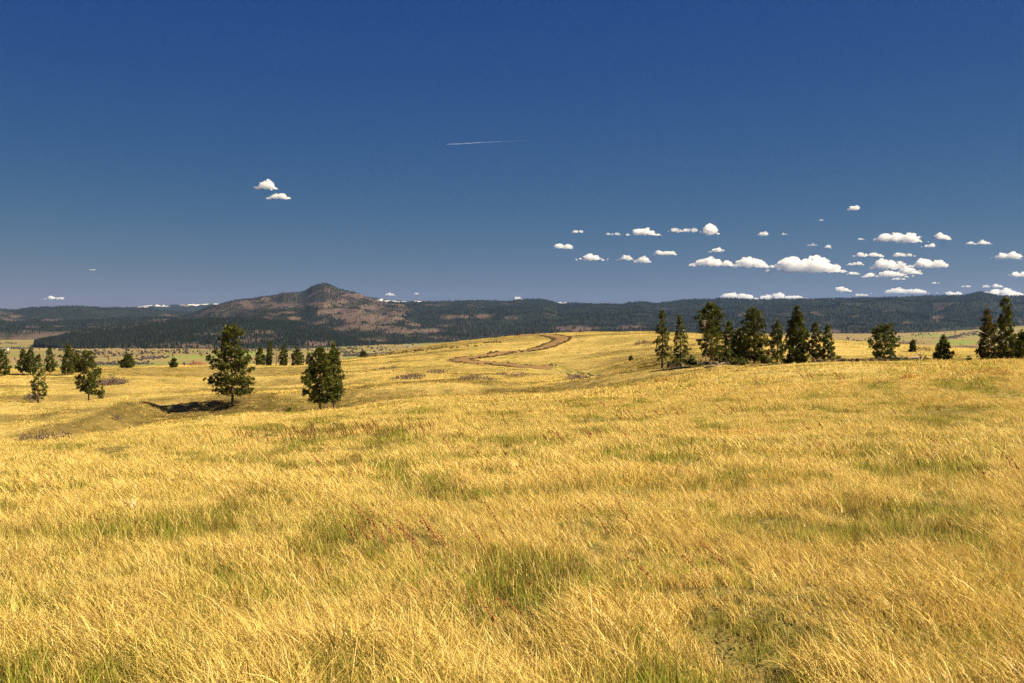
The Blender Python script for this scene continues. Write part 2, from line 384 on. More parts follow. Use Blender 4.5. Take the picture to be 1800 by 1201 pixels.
def dist_to(P, X, Y):
    d = np.full(len(X), 1e9)
    for i in range(0, len(P), 40):
        q = P[i:i+40]
        d = np.minimum(d, np.sqrt(((X[:, None]-q[None, :, 0])**2+(Y[:, None]-q[None, :, 1])**2).min(1)))
    return d

# near ground sheet
nR, nC = 620, 460
R = np.geomspace(4.0, 732.0, nR); U = np.linspace(-0.95, 0.95, nC)
U = np.sign(U)*np.abs(U)**1.25
Yg = np.repeat(R-12.0, nC); Xg = np.tile(U, nR)*np.repeat(R, nC)
Zg = ground_z(Xg, Yg)
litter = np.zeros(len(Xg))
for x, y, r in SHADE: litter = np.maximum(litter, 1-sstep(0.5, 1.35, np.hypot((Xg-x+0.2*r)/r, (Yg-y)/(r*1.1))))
pxg = CX+Xg/np.maximum(Yg, 3)*F; pyg = YH-(Zg-CAMZ)/np.maximum(Yg, 3)*F
def soft_line(pts, w):                        # a band along a line on the ground (columns, rows seen there)
    P3 = path3(pts, 2.0); return 1-sstep(0.4*w, w, dist_to(P3, Xg, Yg))
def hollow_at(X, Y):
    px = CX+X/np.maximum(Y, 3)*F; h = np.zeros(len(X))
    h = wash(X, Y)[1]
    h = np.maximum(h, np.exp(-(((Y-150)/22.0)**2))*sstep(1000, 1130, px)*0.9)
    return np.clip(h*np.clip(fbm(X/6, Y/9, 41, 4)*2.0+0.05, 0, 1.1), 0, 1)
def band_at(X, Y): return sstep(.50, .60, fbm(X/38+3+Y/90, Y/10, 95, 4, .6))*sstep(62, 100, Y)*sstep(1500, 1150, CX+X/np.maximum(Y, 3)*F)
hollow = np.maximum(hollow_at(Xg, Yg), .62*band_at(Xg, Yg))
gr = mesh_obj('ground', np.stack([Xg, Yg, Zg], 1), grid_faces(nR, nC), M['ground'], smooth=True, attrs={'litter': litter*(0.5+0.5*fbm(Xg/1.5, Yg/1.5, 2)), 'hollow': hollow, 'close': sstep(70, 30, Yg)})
tag(gr, 'rolling golden grassland slope', kind='structure')
Zt = Zg.reshape(nR, nC)
def gz(X, Y):                                 # height of the built sheet itself
    r = Y+12.0; a = math.log(r/4.0)/math.log(732.0/4.0)*(nR-1); u = X/r
    b = (math.copysign((abs(u)/.95**1.25)**.8, u)+1)*.5*(nC-1)
    i = min(max(int(a), 0), nR-2); j = min(max(int(b), 0), nC-2); fa, fb = a-i, b-j
    return float((Zt[i, j]*(1-fb)+Zt[i, j+1]*fb)*(1-fa)+(Zt[i+1, j]*(1-fb)+Zt[i+1, j+1]*fb)*fa)

# ------------------------------------------------------------------ far land
def interp(px, pts): a = np.array(pts, float); return np.interp(px, a[:, 0], a[:, 1])
def valley_z(X, Y):
    px = CX + X/Y*F
    left = -60 + 6*(fbm(X/500, Y/500, 21)-0.5)
    right = -37 + 0.0022*np.clip(Y-2500, 0, 4000) + 10*(fbm(X/700, Y/500, 22)-0.5)
    z = left + (right-left)*sstep(880, 1350, px)
    z = z + 34*sstep(3200, 6200, Y)*sstep(1550, 1850, px) + 8*np.exp(-((Y-2300)/500.0)**2)*np.exp(-((px-330)/160.0)**2)
    return z - 70*sstep(900, 550, Y)
nr, nc = 220, 360
Yv = np.geomspace(560, 16000, nr); uv_ = np.linspace(-0.75, 0.75, nc)
YY = np.repeat(Yv, nc); XX = np.tile(uv_, nr)*YY
ZZ = valley_z(XX, YY); vpx, vpy = proj(XX, YY, ZZ)
def ell(px, y, lst, px_w=0.35):
    m = np.zeros(len(px))
    for (a, b, ra, rb) in lst:
        d = np.hypot((px-a)/ra, (y-b)/rb) + (fbm(px/9.0, y/4.0, 77, 3)-0.5)*0.9
        m = np.maximum(m, 1-sstep(0.6, 1.2, d))
    return m
green = ell(vpx, vpy, [(1680, 602, 48, 5), (1790, 600, 25, 4), (1560, 597, 40, 2.5), (1640, 590, 40, 3), (330, 628, 60, 4), (425, 622, 50, 5), (640, 628, 40, 3)])*0.85
green = np.maximum(green, 0.5*sstep(0.6, 0.7, fbm(XX/600, YY/250, 31, 3)))
plough = ell(vpx, vpy, [(1580, 603, 45, 3), (1700, 610, 40, 2.2), (1670, 593, 25, 2)])
val = mesh_obj('valley', np.stack([XX, YY, ZZ], 1), grid_faces(nr, nc), M['valley'], smooth=True, attrs={'green': green, 'plough': plough})
tag(val, 'patchwork valley floor of tan and green fields', kind='structure')

BARE_M = [(432, 535, 19, 8), (468, 527, 11, 5), (500, 537, 30, 6), (561, 535, 28, 6), (628, 520, 26, 6), (602, 531, 12, 4), (622, 559, 34, 12), (660, 560, 40, 13), (695, 556, 26, 9), (650, 540, 24, 6), (575, 548, 30, 4), (706, 537, 9, 4), (742, 568, 30, 7), (705, 583, 36, 5), (752, 582, 24, 5), (518, 560, 15, 3), (473, 585, 34, 2.5), (600, 545, 40, 3), (280, 566, 11, 1.5), (335, 609, 45, 4), (560, 604, 30, 4), (650, 600, 40, 5)]
BARE_R = [(799, 557, 28, 4), (849, 557, 17, 5), (897, 559, 15, 2.5), (1015, 578, 46, 5), (1107, 575, 26, 4), (1463, 583, 26, 3), (1549, 574, 14, 1.8), (1597, 568, 13, 2), (1648, 560, 11, 4), (1300, 553, 12, 1.5), (1500, 534, 25, 1.2), (1560, 548, 18, 1.4), (1660, 535, 25, 1.6), (1180, 545, 20, 1.2)]
FOREST = []                                   # scatter points of the far woods, filled per hill
def hill(name, label, px0, px1, npx, ns, foot, top, expo, amp, wl, seed, bare_list, bare_noise, snow=False, back=0.35, ntree=0, th=12.0, drop=0.8, rock=0.0):
    px = np.linspace(px0, px1, npx)
    Yf, yf = interp(px, foot[0]), interp(px, foot[1]); Yt, yt = interp(px, top[0]), interp(px, top[1])
    yt = yt - (fbm(px/11.0, px*0+seed, seed, 4)-0.5)*1.5
    zf, zt = Zof(yf, Yf), Zof(yt, Yt)
    sb = np.concatenate([np.linspace(0, 1, ns), 1+np.linspace(0.02, back, max(4, ns//6))])
    def surf(pxq, s, Yf, zf, Yt, zt):
        Y = Yf+(Yt-Yf)*s; sc = np.minimum(s, 1.0)
        z = zf+(zt-zf)*(0.25*sc+0.75*sc**expo)
        X = Xof(pxq, Y); env = np.sin(np.pi*np.clip(s, 0, 1))**0.8
        z = z + amp*env*(ridged(X/wl, Y/(wl*2.4), seed, 5)-0.62) + 0.25*amp*env*(fbm(X/(wl*.2), Y/(wl*.3), seed+5, 4)-0.5)
        z = np.where(s > 1, zt-(s-1)/back*(zt-zf)*drop, z)
        return X, Y, z
    rep = lambda a: np.tile(a, len(sb))
    S = np.repeat(sb, npx); X, Y, Z = surf(rep(px), S, rep(Yf), rep(zf), rep(Yt), rep(zt))
    Z = np.where(S <= 0, Z-25, Z)
    def bare_at(X, Y, Z, s):
        p, y = proj(X, Y, Z)
        b = ell(p, y, bare_list)
        n = fbm(X/260.0, Y/420.0, seed+9, 5, 0.6)
        b = np.maximum(b, (1-sstep(0.02, 0.22, s))*sstep(.46, .58, fbm(X/120.0, Y/200.0, seed+19, 4))*(.3 if name == 'ridge' else .85))   # thin parkland along the foot
        if 'mountain' in name: b = np.maximum(b, sstep(.35, .7, s)*(.25+.45*sstep(.42, .56, n)))   # thin burnt timber on the upper slopes
        return np.clip(np.maximum(b, sstep(bare_noise, bare_noise+0.07, n)*0.8), 0, 1)
    B = bare_at(X, Y, Z, S)
    SN = np.zeros(len(X))
    if snow:
        p, y = proj(X, Y, Z); SN = .85*sstep(0.53, 0.60, fbm(p/4.0, y/1.1, seed+3, 3))*sstep(0.86, 0.93, S)*(1-sstep(-80, -20, p*0-100))
        SN *= np.maximum(np.maximum(sstep(215, 240, p)*sstep(420, 400, p), sstep(640, 650, p)*sstep(760, 735, p)), 0)
    o = mesh_obj(name, np.stack([X, Y, Z], 1), grid_faces(len(sb), npx), M['hill'], smooth=True, attrs={'bare': B, 'snow': SN})
    tag(o, label, kind='structure')
    if ntree:
        q = RNG.random((ntree, 2)); pq = px0+(px1-px0)*q[:, 0]; s = np.clip(q[:, 1]**0.8, 0.01, 0.999)*1.03
        f = lambda a: np.interp(pq, px, a)
        tx, ty, tz = surf(pq, s, f(Yf), f(zf), f(Yt), f(zt))
        b = bare_at(tx, ty, tz, s)
        keep = RNG.random(ntree) > b*0.88+0.02
        tx, ty, tz = tx[keep], ty[keep], tz[keep]
        FOREST.append((name.replace('hill', 'forest').replace('ridge', 'ridge_forest').replace('mountain', 'mountain_forest'), tx, ty, tz-0.8, th))
    return o
# ridge far behind, snow patches
hill('back_ridge', 'far snow-flecked plateau ridge', -700, 1100, 420, 30, ([(-700, 11000), (1100, 11000)], [(-700, 572), (1100, 572)]),
     ([(-700, 15000), (1100, 15000)], [(-700, 548), (150, 545), (215, 541), (240, 539.5), (275, 536), (345, 535), (375, 533.5), (420, 534), (600, 528), (640, 521), (662, 523.5), (690, 528), (715, 529.5), (735, 528), (760, 531), (1100, 540)]), 1.2, 60, 900, 101, [], 0.72, snow=True, ntree=5000, th=13)
hill('far_ridge', 'dark forested ridge on the far left', -700, 620, 420, 60, ([(-700, 6500), (620, 6500)], [(-700, 573), (620, 573)]),
     ([(-700, 10000), (620, 10000)], [(-700, 540), (-200, 538), (0, 542.6), (26, 545), (53, 541), (133, 538), (186, 541), (240, 541), (300, 547), (400, 552), (620, 560)]), 1.0, 80, 500, 111, [(25, 556, 14, 3), (90, 563, 20, 2)], 0.66, ntree=16000, th=12)
hill('forest_bench_hill', 'low wooded bench across the left valley', -700, 560, 300, 40, ([(-700, 4600), (0, 4700), (100, 4900), (560, 5200)], [(-700, 593), (0, 589), (110, 588), (560, 580)]),
     ([(-700, 6600), (560, 6600)], [(-700, 566), (0, 567), (120, 564), (250, 559), (560, 556)]), 0.8, 25, 400, 121, [(55, 575, 16, 1.6), (105, 574, 12, 1.4), (167, 575, 14, 1)], 0.63, ntree=14000, th=11)
hill('ridge', 'long dark pine-covered ridge across the right', 660, 2500, 620, 90, ([(660, 4600), (900, 4200), (1100, 4200), (1480, 4300), (1640, 4700), (1800, 5300), (2500, 5600)], [(660, 603), (760, 603), (900, 598), (1100, 592), (1472, 599), (1573, 588), (1640, 584), (1720, 575), (1800, 572), (2500, 575)]),
     ([(660, 8800), (1100, 8800), (1480, 8200), (2500, 9000)], [(660, 533), (753, 530.6), (817, 529), (860, 529), (894, 530), (913, 527.4), (948, 526), (966, 529), (982, 535), (1020, 534), (1094, 535), (1105, 532), (1132, 531.5), (1152, 534.6), (1200, 528), (1266, 525), (1346, 527), (1453, 526), (1530, 524), (1586, 522), (1640, 520), (1693, 520), (1709, 516), (1724, 513), (1738, 517), (1757, 521), (1800, 521), (1950, 524), (2500, 522)]),
     1.05, 95, 520, 131, BARE_R, 0.70, ntree=60000, th=12)
hill('peak_mountain', 'dark rounded mountain peak with tan clearings', 200, 860, 420, 110, ([(200, 4200), (450, 4000), (700, 3900), (860, 4300)], [(200, 600), (450, 606), (633, 606), (760, 603), (860, 598)]),
     ([(200, 7600), (860, 7600)], [(200, 571), (280, 562), (320, 555), (340, 550.6), (367, 540), (393, 533), (412, 528), (431, 526), (460, 522), (486, 519.4), (500, 514.6), (526, 514.6), (537, 511.4), (550, 503.5), (560, 499.5), (570, 497.5), (577, 499.5), (585, 503), (596, 508), (620, 513), (641, 520), (660, 528), (673, 532), (713, 536), (721, 540), (740, 549), (790, 568), (860, 590)]),
     1.0, 85, 420, 141, BARE_M, 0.58, ntree=46000, th=8.5)
hill('front_hill', 'dark wooded foothill in front of the peak', 60, 740, 400, 70, ([(60, 3300), (77, 3200), (160, 2900), (373, 3000), (526, 3100), (690, 3600), (740, 3900)], [(60, 606), (77, 606), (160, 620), (220, 619), (373, 614), (526, 611), (686, 610), (740, 607)]),
     ([(60, 3600), (150, 4500), (740, 4700)], [(60, 604), (90, 598), (130, 586), (200, 574), (300, 564), (380, 561), (450, 562), (520, 568), (600, 585), (680, 603), (740, 607)]),
     0.85, 28, 260, 151, BARE_M, 0.555, ntree=25000, th=10.5)

# ------------------------------------------------------------------ instancing of uncountable growth (geometry nodes)
def scatter(name, P, rot, scl, idx, protos, label, mat_keep=None):
    pc = bpy.data.collections.new(name+'_kinds')
    for k, o in enumerate(protos): o.name = f'{name}_kind_{k:02d}'; pc.objects.link(o)
    me = bpy.data.meshes.new(name); me.vertices.add(len(P)); me.vertices.foreach_set('co', np.asarray(P, np.float32).ravel())
    a = me.attributes.new('rot', 'FLOAT_VECTOR', 'POINT'); a.data.foreach_set('vector', np.asarray(rot, np.float32).ravel())
    a = me.attributes.new('scl', 'FLOAT_VECTOR', 'POINT'); a.data.foreach_set('vector', np.asarray(scl, np.float32).ravel())
    a = me.attributes.new('idx', 'INT', 'POINT'); a.data.foreach_set('value', np.asarray(idx, np.int32))
    o = bpy.data.objects.new(name, me); COL.objects.link(o)
    ng = bpy.data.node_groups.new(name+'_nodes', 'GeometryNodeTree')
    ng.interface.new_socket('Geometry', in_out='INPUT', socket_type='NodeSocketGeometry')
    ng.interface.new_socket('Geometry', in_out='OUTPUT', socket_type='NodeSocketGeometry')
    N = ng.nodes; L = ng.links
    gi = N.new('NodeGroupInput'); go = N.new('NodeGroupOutput'); ip = N.new('GeometryNodeInstanceOnPoints')
    ci = N.new('GeometryNodeCollectionInfo'); ci.inputs['Collection'].default_value = pc
    ci.inputs['Separate Children'].default_value = True; ci.inputs['Reset Children'].default_value = True
    def na(nm, ty):
        n = N.new('GeometryNodeInputNamedAttribute'); n.data_type = ty; n.inputs['Name'].default_value = nm; return n.outputs['Attribute']
    L.new(gi.outputs[0], ip.inputs['Points']); L.new(ci.outputs[0], ip.inputs['Instance'])
    ip.inputs['Pick Instance'].default_value = True
    L.new(na('idx', 'INT'), ip.inputs['Instance Index'])
    e2r = N.new('FunctionNodeEulerToRotation'); L.new(na('rot', 'FLOAT_VECTOR'), e2r.inputs[0]); L.new(e2r.outputs[0], ip.inputs['Rotation'])
    L.new(na('scl', 'FLOAT_VECTOR'), ip.inputs['Scale']); L.new(ip.outputs[0], go.inputs[0])
    md = o.modifiers.new('scatter', 'NODES'); md.node_group = ng
    tag(o, label, kind='stuff'); return o

def far_conifer(seed):
    r = random.Random(seed); V = []; Fc = []; n = 7
    for (z0, z1, rad) in ((0.10, 0.55, 0.23), (0.35, 0.80, 0.17), (0.62, 1.0, 0.10)):
        b = len(V)
        for k in range(n):
            a = 2*math.pi*(k+r.random()*.5)/n; q = rad*r.uniform(.65, 1.15); V.append((q*math.cos(a), q*math.sin(a), z0+r.uniform(-.05, .05)))
        V.append((r.uniform(-.02, .02), r.uniform(-.02, .02), z1))
        for k in range(n): Fc.append((b+k, b+(k+1) % n, b+n))
        Fc.append(tuple(b+k for k in reversed(range(n))))
    return mesh_obj('far_conifer', V, Fc, M['fartree'], link=False)
def bare_tree(seed):
    r = random.Random(seed); V = []; Fc = []; n = 8
    for ring, (z, q) in enumerate(((0, .18), (.25, .42), (.6, .5), (.9, .28))):
        for k in range(n):
            a = 2*math.pi*k/n; qq = q*r.uniform(.7, 1.25); V.append((qq*math.cos(a), qq*math.sin(a), z+r.uniform(-.07, .07)))
    V.append((0, 0, 1.03)); n3 = 3*n
    for g in range(3):
        for k in range(n): Fc.append((g*n+k, g*n+(k+1) % n, (g+1)*n+(k+1) % n, (g+1)*n+k))
    for k in range(n): Fc.append((n3+k, n3+(k+1) % n, n3+n))
    return mesh_obj('bare_tree', V, Fc, M['creek'], link=False)
FL = {'back_ridge': 'sparse pines on the far plateau', }
for nm, tx, ty, tz, th in FOREST:
    n = len(tx); h = th*RNG.uniform(.55, 1.3, n); w = h*RNG.uniform(.8, 1.25, n)
    scatter(nm, np.stack([tx, ty, tz], 1), np.stack([np.zeros(n), np.zeros(n), RNG.random(n)*6.28], 1), np.stack([w, w, h], 1), RNG.integers(0, 6, n),
            [far_conifer(s) for s in range(6)], 'dark pine forest covering the ' + nm.replace('_forest', '').replace('_', ' '))
# valley trees: creek brush lines and dotted pines
def valley_hit(px, y):
    Ys = np.geomspace(800, 9000, 500); g = valley_z(Xof(px, Ys), Ys); k = int(np.argmax(g >= Zof(y, Ys))); return Xof(px, Ys[k]), Ys[k], g[k]
vp = []
def vline(a, b, n, jx=6, jy=1.2):
    for i in range(n):
        t = RNG.random(); vp.append((a[0]+(b[0]-a[0])*t+RNG.normal()*jx*.5, a[1]+(b[1]-a[1])*t+RNG.normal()*jy*.5))
creek = [((600, 626), (660, 624), 90), ((660, 624), (745, 617), 120), ((600, 619), (640, 622), 30), ((1530, 610), (1600, 606), 40), ((1660, 597), (1720, 583), 70), ((1700, 590), (1790, 583), 50), ((240, 632), (290, 628), 40), ((150, 640), (260, 640), 80), ((0, 603), (30, 604), 18), ((0, 612), (44, 613), 50), ((50, 613), (68, 609), 25), ((1440, 607), (1530, 600), 30)]
for a, b, n in creek: vline(a, b, n*2, 9, 2.2)
cp_n = len(vp)
for _ in range(420):
    q = RNG.random()
    vp.append((RNG.uniform(-40, 820), RNG.uniform(604, 645)) if q < .75 else (RNG.uniform(1450, 1840), RNG.uniform(585, 612)))
vline((78, 609), (160, 622), 130, 8, 4); vline((160, 623), (370, 617), 240, 10, 5); vline((370, 616), (690, 613), 240, 12, 5); vline((1480, 600), (1700, 583), 90, 14, 3); vline((430, 618), (640, 612), 120, 12, 5)
H = np.array([valley_hit(*p) for p in vp]); n = len(H); hh = RNG.uniform(2.0, 5.5, n); ww = hh*RNG.uniform(1.0, 1.5, n); hh[:cp_n] *= .65; ww[:cp_n] = hh[:cp_n]*RNG.uniform(1.2, 2.4, cp_n)
ix = RNG.integers(0, 4, n); ix[:cp_n] = RNG.integers(2, 6, cp_n)
scatter('valley_trees', H-[0, 0, .5], np.stack([np.zeros(n), np.zeros(n), RNG.random(n)*6.28], 1), np.stack([ww, ww, hh], 1), ix, [far_conifer(50+s) for s in range(3)]+[bare_tree(s) for s in range(3)], 'scattered trees and creek brush on the valley floor')

# ------------------------------------------------------------------ grass
def tuft(seed, nb, rad, h0, h1, lean, bend, w, seg, material, spread=0.35, flat=0.0):
    r = np.random.default_rng(seed)
    a = r.random(nb)*6.28; q = rad*np.sqrt(r.random(nb)); bx, by = q*np.cos(a), q*np.sin(a)
    h = r.uniform(h0, h1, nb); az = math.pi + r.normal(0, spread, nb)*1.6
    ln = np.clip(r.normal(lean, 0.22, nb), -0.2, 1.35); bd = bend*r.uniform(.4, 1.5, nb)
    wd = w*r.uniform(.6, 1.3, nb); ph = r.random(nb)*3.14
    V = np.zeros((nb, seg*2+1, 3)); x, y, z = bx.copy(), by.copy(), np.full(nb, -0.02); ang = ln*0.35
    T = np.zeros((nb, seg*2+1))
    for s in range(seg+1):
        t = s/seg
        if s:
            st = h/seg; x = x+np.sin(ang)*np.cos(az)*st; y = y+np.sin(ang)*np.sin(az)*st; z = z+np.cos(ang)*st
            ang = np.minimum(ang+(ln*0.65+bd)/seg*(0.6+0.8*t), 1.75)
        hw = wd*0.5*(1-t**1.6)
        ox, oy = np.cos(ph)*hw, np.sin(ph)*hw
        if s < seg:
            V[:, 2*s] = np.stack([x-ox, y-oy, z], 1); V[:, 2*s+1] = np.stack([x+ox, y+oy, z], 1); T[:, 2*s:2*s+2] = t
        else: V[:, 2*s] = np.stack([x, y, z], 1); T[:, 2*s] = 1
    k = seg*2+1; base = (np.arange(nb)*k)[:, None]
    tri = []
    for s in range(seg-1): tri += [(2*s, 2*s+1, 2*s+3), (2*s, 2*s+3, 2*s+2)]
    tri.append((2*seg-2, 2*seg-1, 2*seg))
    Fc = (base[:, :, None]+np.array(tri)[None]).reshape(-1, 3)
    return mesh_obj('tuft', V.reshape(-1, 3), Fc, material, link=False, attrs={'r': np.repeat(r.random(nb), k), 't': T.ravel()})
G, GN_ = M['grass'], M['green']
OL = M['olive']
def kinds(s0, k, rad, hs, w, sg):
    return [tuft(s0+s, 34*k//10, rad, .09*hs, .235*hs, .82, .65, w, sg, G, .8) for s in range(6)] \
     + [tuft(s0+10+s, 30*k//10, rad*1.1, .08*hs, .20*hs, .50, .5, w, sg-1, G, 1.1) for s in range(3)] \
     + [tuft(s0+20+s, 26*k//10, rad, .17*hs, .34*hs, 1.05, .85, w*.9, sg, G, .95) for s in range(3)] \
     + [tuft(s0+30+s, 32*k//10, rad*.9, .07*hs, .18*hs, .35, .4, w*1.1, sg-1, GN_, 1.1) for s in range(3)] \
     + [tuft(s0+40+s, 28*k//10, rad, .09*hs, .20*hs, .45, .5, w*1.1, sg-1, OL, 1.0) for s in range(3)]
near = kinds(0, 10, .10, 1.0, .0046, 5)
midp = kinds(100, 9, .18, 1.0, .0090, 4)
farp = kinds(200, 9, .55, .85, .026, 3)
KEEPOUT = [hit((a+b)/2, y)[:2]+((b-a)/2*hit((a+b)/2, y)[1]/F, ry) for a, b, y, ry in ((806, 872, 668, 4.5), (868, 932, 661, 4), (690, 745, 665, 4), (742, 800, 655, 3.5), (985, 1032, 667, 3), (1118, 1146, 607, 4), (655, 700, 649, 3), (174, 222, 676, 3), (45, 82, 704, 1.8))]
def grass(name, label, Y0, Y1, n, protos, s0, s1, expo, thin=None):
    # more tufts towards the viewer, about even per step of depth
    e = expo; q = RNG.random(n); Y = (Y0**e+(Y1**e-Y0**e)*q)**(1/e)
    X = (RNG.random(n)*2-1)*(0.445*Y+1.6)
    g = fbm(X*.34, Y*.24, 61, 4, .6)*.28+fbm(X*1.6, Y*1.1, 66, 3)*.72
    tall = .45*fbm(X/3.5, Y/2.6, 71, 4)+.55*np.clip(fbm(X/(.45+Y/45), Y/(.7+Y/35), 73, 3)*1.5-.25, 0, 1)
    d = dist_to(ALLP, X, Y) if Y1 > 90 else np.full(n, 99.)
    d2 = np.minimum(dist_to(ALLP, X, Y+1.6), dist_to(ALLP, X, Y+3.2)) if Y1 > 90 else d
    keep = (d > 1.7) & ((d2 > 1.6) | (RNG.random(n) < .12)) & ((tall > .38) | (RNG.random(n) < .55))
    if Y1 > 90:
        for kx, ky, krx, kry in KEEPOUT: keep &= (np.hypot((X-kx)/krx, (Y-ky)/kry) > .9) | (RNG.random(n) < .25)
    if thin is not None: keep &= RNG.random(n) < thin(X, Y)
    X, Y, g, tall = X[keep], Y[keep], g[keep], tall[keep]; n = len(X)
    if Y1 < 90:
        bu = fbm(X/(.55+Y/60), Y/(.8+Y/50), 91, 3); kk = RNG.random(n) < .52+.48*sstep(.34, .50, bu); X, Y, g, tall = X[kk], Y[kk], g[kk], tall[kk]; n = len(X)
    u = RNG.random(n); idx = RNG.integers(0, 6, n)
    idx = np.where(u < .20, RNG.integers(6, 9, n), idx)
    idx = np.where((u > .70) & (tall > .42), RNG.integers(9, 12, n), idx)
    pg = sstep(.50, .60, g); idx = np.where(RNG.random(n) < .10+.26*pg, RNG.integers(12, 15, n), idx)
    bunch = fbm(X/(.55+Y/60), Y/(.8+Y/50), 91, 3)      # bunches of tall straw with low green growth between them
    low = RNG.random(n) < 1-sstep(.32, .50, bunch)
    idx = np.where(low & (idx < 12), np.where(RNG.random(n) < .38, RNG.integers(12, 15, n), np.where(RNG.random(n) < .5, RNG.integers(15, 18, n), RNG.integers(6, 9, n))), idx)
    if Y1 > 90:
        idx = np.where(RNG.random(n) < band_at(X, Y)*.75, RNG.integers(15, 18, n), idx)
    if Y1 > 50:
        ho = hollow_at(X, Y); idx = np.where(RNG.random(n) < ho*.72, RNG.integers(15, 18, n), idx)
    sc = RNG.uniform(s0, s1, n)*(0.36+1.28*tall)
    wind = (fbm(X/5, Y/5, 81, 3)-.5)*2.6+RNG.normal(0, .5, n)
    rot = np.stack([RNG.normal(0, .08, n), RNG.normal(0, .08, n)-.08, wind], 1)
    return scatter(name, np.stack([X, Y, ground_z(X, Y)-.01], 1), rot, np.stack([sc, sc, sc*RNG.uniform(.85, 1.15, n)], 1), idx, protos, label)
grass('near_grass', 'long dry golden grass blown to one side in front', 3.6, 17, 26000, near, .85, 1.25, 1.2)
grass('mid_grass', 'dry golden grass across the open field', 15, 62, 70000, midp, .85, 1.25, 1.1)
def farthin(X, Y):
    t = np.ones(len(X))
    for x, y, r in SHADE: t *= 0.25+0.75*sstep(.6, 1.1, np.hypot(X-x, Y-y)/r)
    return t
grass('hollow_grass', 'short olive and brown grass in the washes and hollows', 60, 175, 42000, farp, .6, 1.05, 1.0, lambda X, Y: hollow_at(X, Y)*1.2*sstep(.25, .6, hollow_at(X, Y)))
grass('far_grass', 'dry golden grass on the hillsides', 56, 300, 60000, farp, .8, 1.2, .9, farthin)

# ------------------------------------------------------------------ tubes, twigs, pines
class MB:
    def __init__(s): s.V = []; s.F = []; s.n = 0
    def tube(s, pts, radii, k=5, cap=True):
        pts = [np.asarray(p, float) for p in pts]; b = s.n
        for i, p in enumerate(pts):
            d = pts[min(i+1, len(pts)-1)]-pts[max(i-1, 0)]; d = d/(np.linalg.norm(d)+1e-9)
            u = np.cross(d, (0, 0, 1) if abs(d[2]) < .9 else (1, 0, 0)); u /= np.linalg.norm(u)+1e-9; v = np.cross(d, u)
            for j in range(k):
                a = 2*math.pi*j/k; s.V.append(p+radii[i]*(math.cos(a)*u+math.sin(a)*v))
        for i in range(len(pts)-1):
            for j in range(k): s.F.append((b+i*k+j, b+i*k+(j+1) % k, b+(i+1)*k+(j+1) % k, b+(i+1)*k+j))
        if cap: s.F.append(tuple(b+j for j in reversed(range(k)))); s.F.append(tuple(b+(len(pts)-1)*k+j for j in range(k)))
        s.n = len(s.V)
    def blob(s, c, r, rnd, squash=.7):
        b = s.n; n = 6
        for ring, (zz, q) in enumerate(((-.7, .6), (0, 1.0), (.65, .65))):
            for j in range(n):
                a = 2*math.pi*(j+.5*ring)/n; e = r*rnd.uniform(.65, 1.25)
                s.V.append((c[0]+e*q*math.cos(a), c[1]+e*q*math.sin(a), c[2]+e*zz*squash))
        s.V.append((c[0], c[1], c[2]+r*squash*rnd.uniform(.8, 1.15)))
        for g in range(2):
            for j in range(n): s.F.append((b+g*n+j, b+g*n+(j+1) % n, b+(g+1)*n+(j+1) % n, b+(g+1)*n+j))
        for j in range(n): s.F.append((b+2*n+j, b+2*n+(j+1) % n, b+3*n))
        s.F.append(tuple(b+j for j in reversed(range(n)))); s.n = len(s.V)
    def build(s, name, m, parent=None, smooth=True): return mesh_obj(name, s.V, s.F, m, parent, smooth)

PROF = {  # crown half-width along the crown (0 base .. 1 top)
 'full':   [(0, .70), (.12, 1.0), (.35, .92), (.6, .72), (.8, .45), (.93, .22), (1, .06)],
 'dense':  [(0, .6), (.12, .95), (.3, 1.0), (.55, .76), (.8, .42), (.93, .20), (1, .04)],
 'tall':   [(0, .62), (.10, .98), (.25, 1.0), (.42, .82), (.6, .60), (.8, .48), (.93, .30), (1, .10)],
 'open':   [(0, .55), (.2, 1.0), (.45, .85), (.7, .55), (.9, .26), (1, .06)],
 'sparse': [(0, .75), (.2, .95), (.5, .75), (.75, .45), (.9, .22), (1, .05)],
 'round':  [(0, .60), (.18, .95), (.45, 1.0), (.7, .80), (.88, .50), (1, .15)],
 'bush':   [(0, .95), (.3, 1.0), (.6, .80), (.85, .5), (1, .2)],
 'narrow': [(0, .8), (.3, 1.0), (.7, .7), (.9, .4), (1, .1)],
 'cone':   [(0, .95), (.1, 1.0), (.4, .80), (.7, .46), (.9, .18), (1, .03)],
 'brown':  [(0, .85), (.15, 1.0), (.4, .85), (.65, .60), (.85, .30), (1, .06)]}
DENS = {'full': 1.0, 'dense': 1.2, 'tall': .95, 'open': .85, 'sparse': .62, 'round': .95, 'bush': 1.5, 'narrow': 1.1, 'cone': 1.2, 'brown': 1.0}
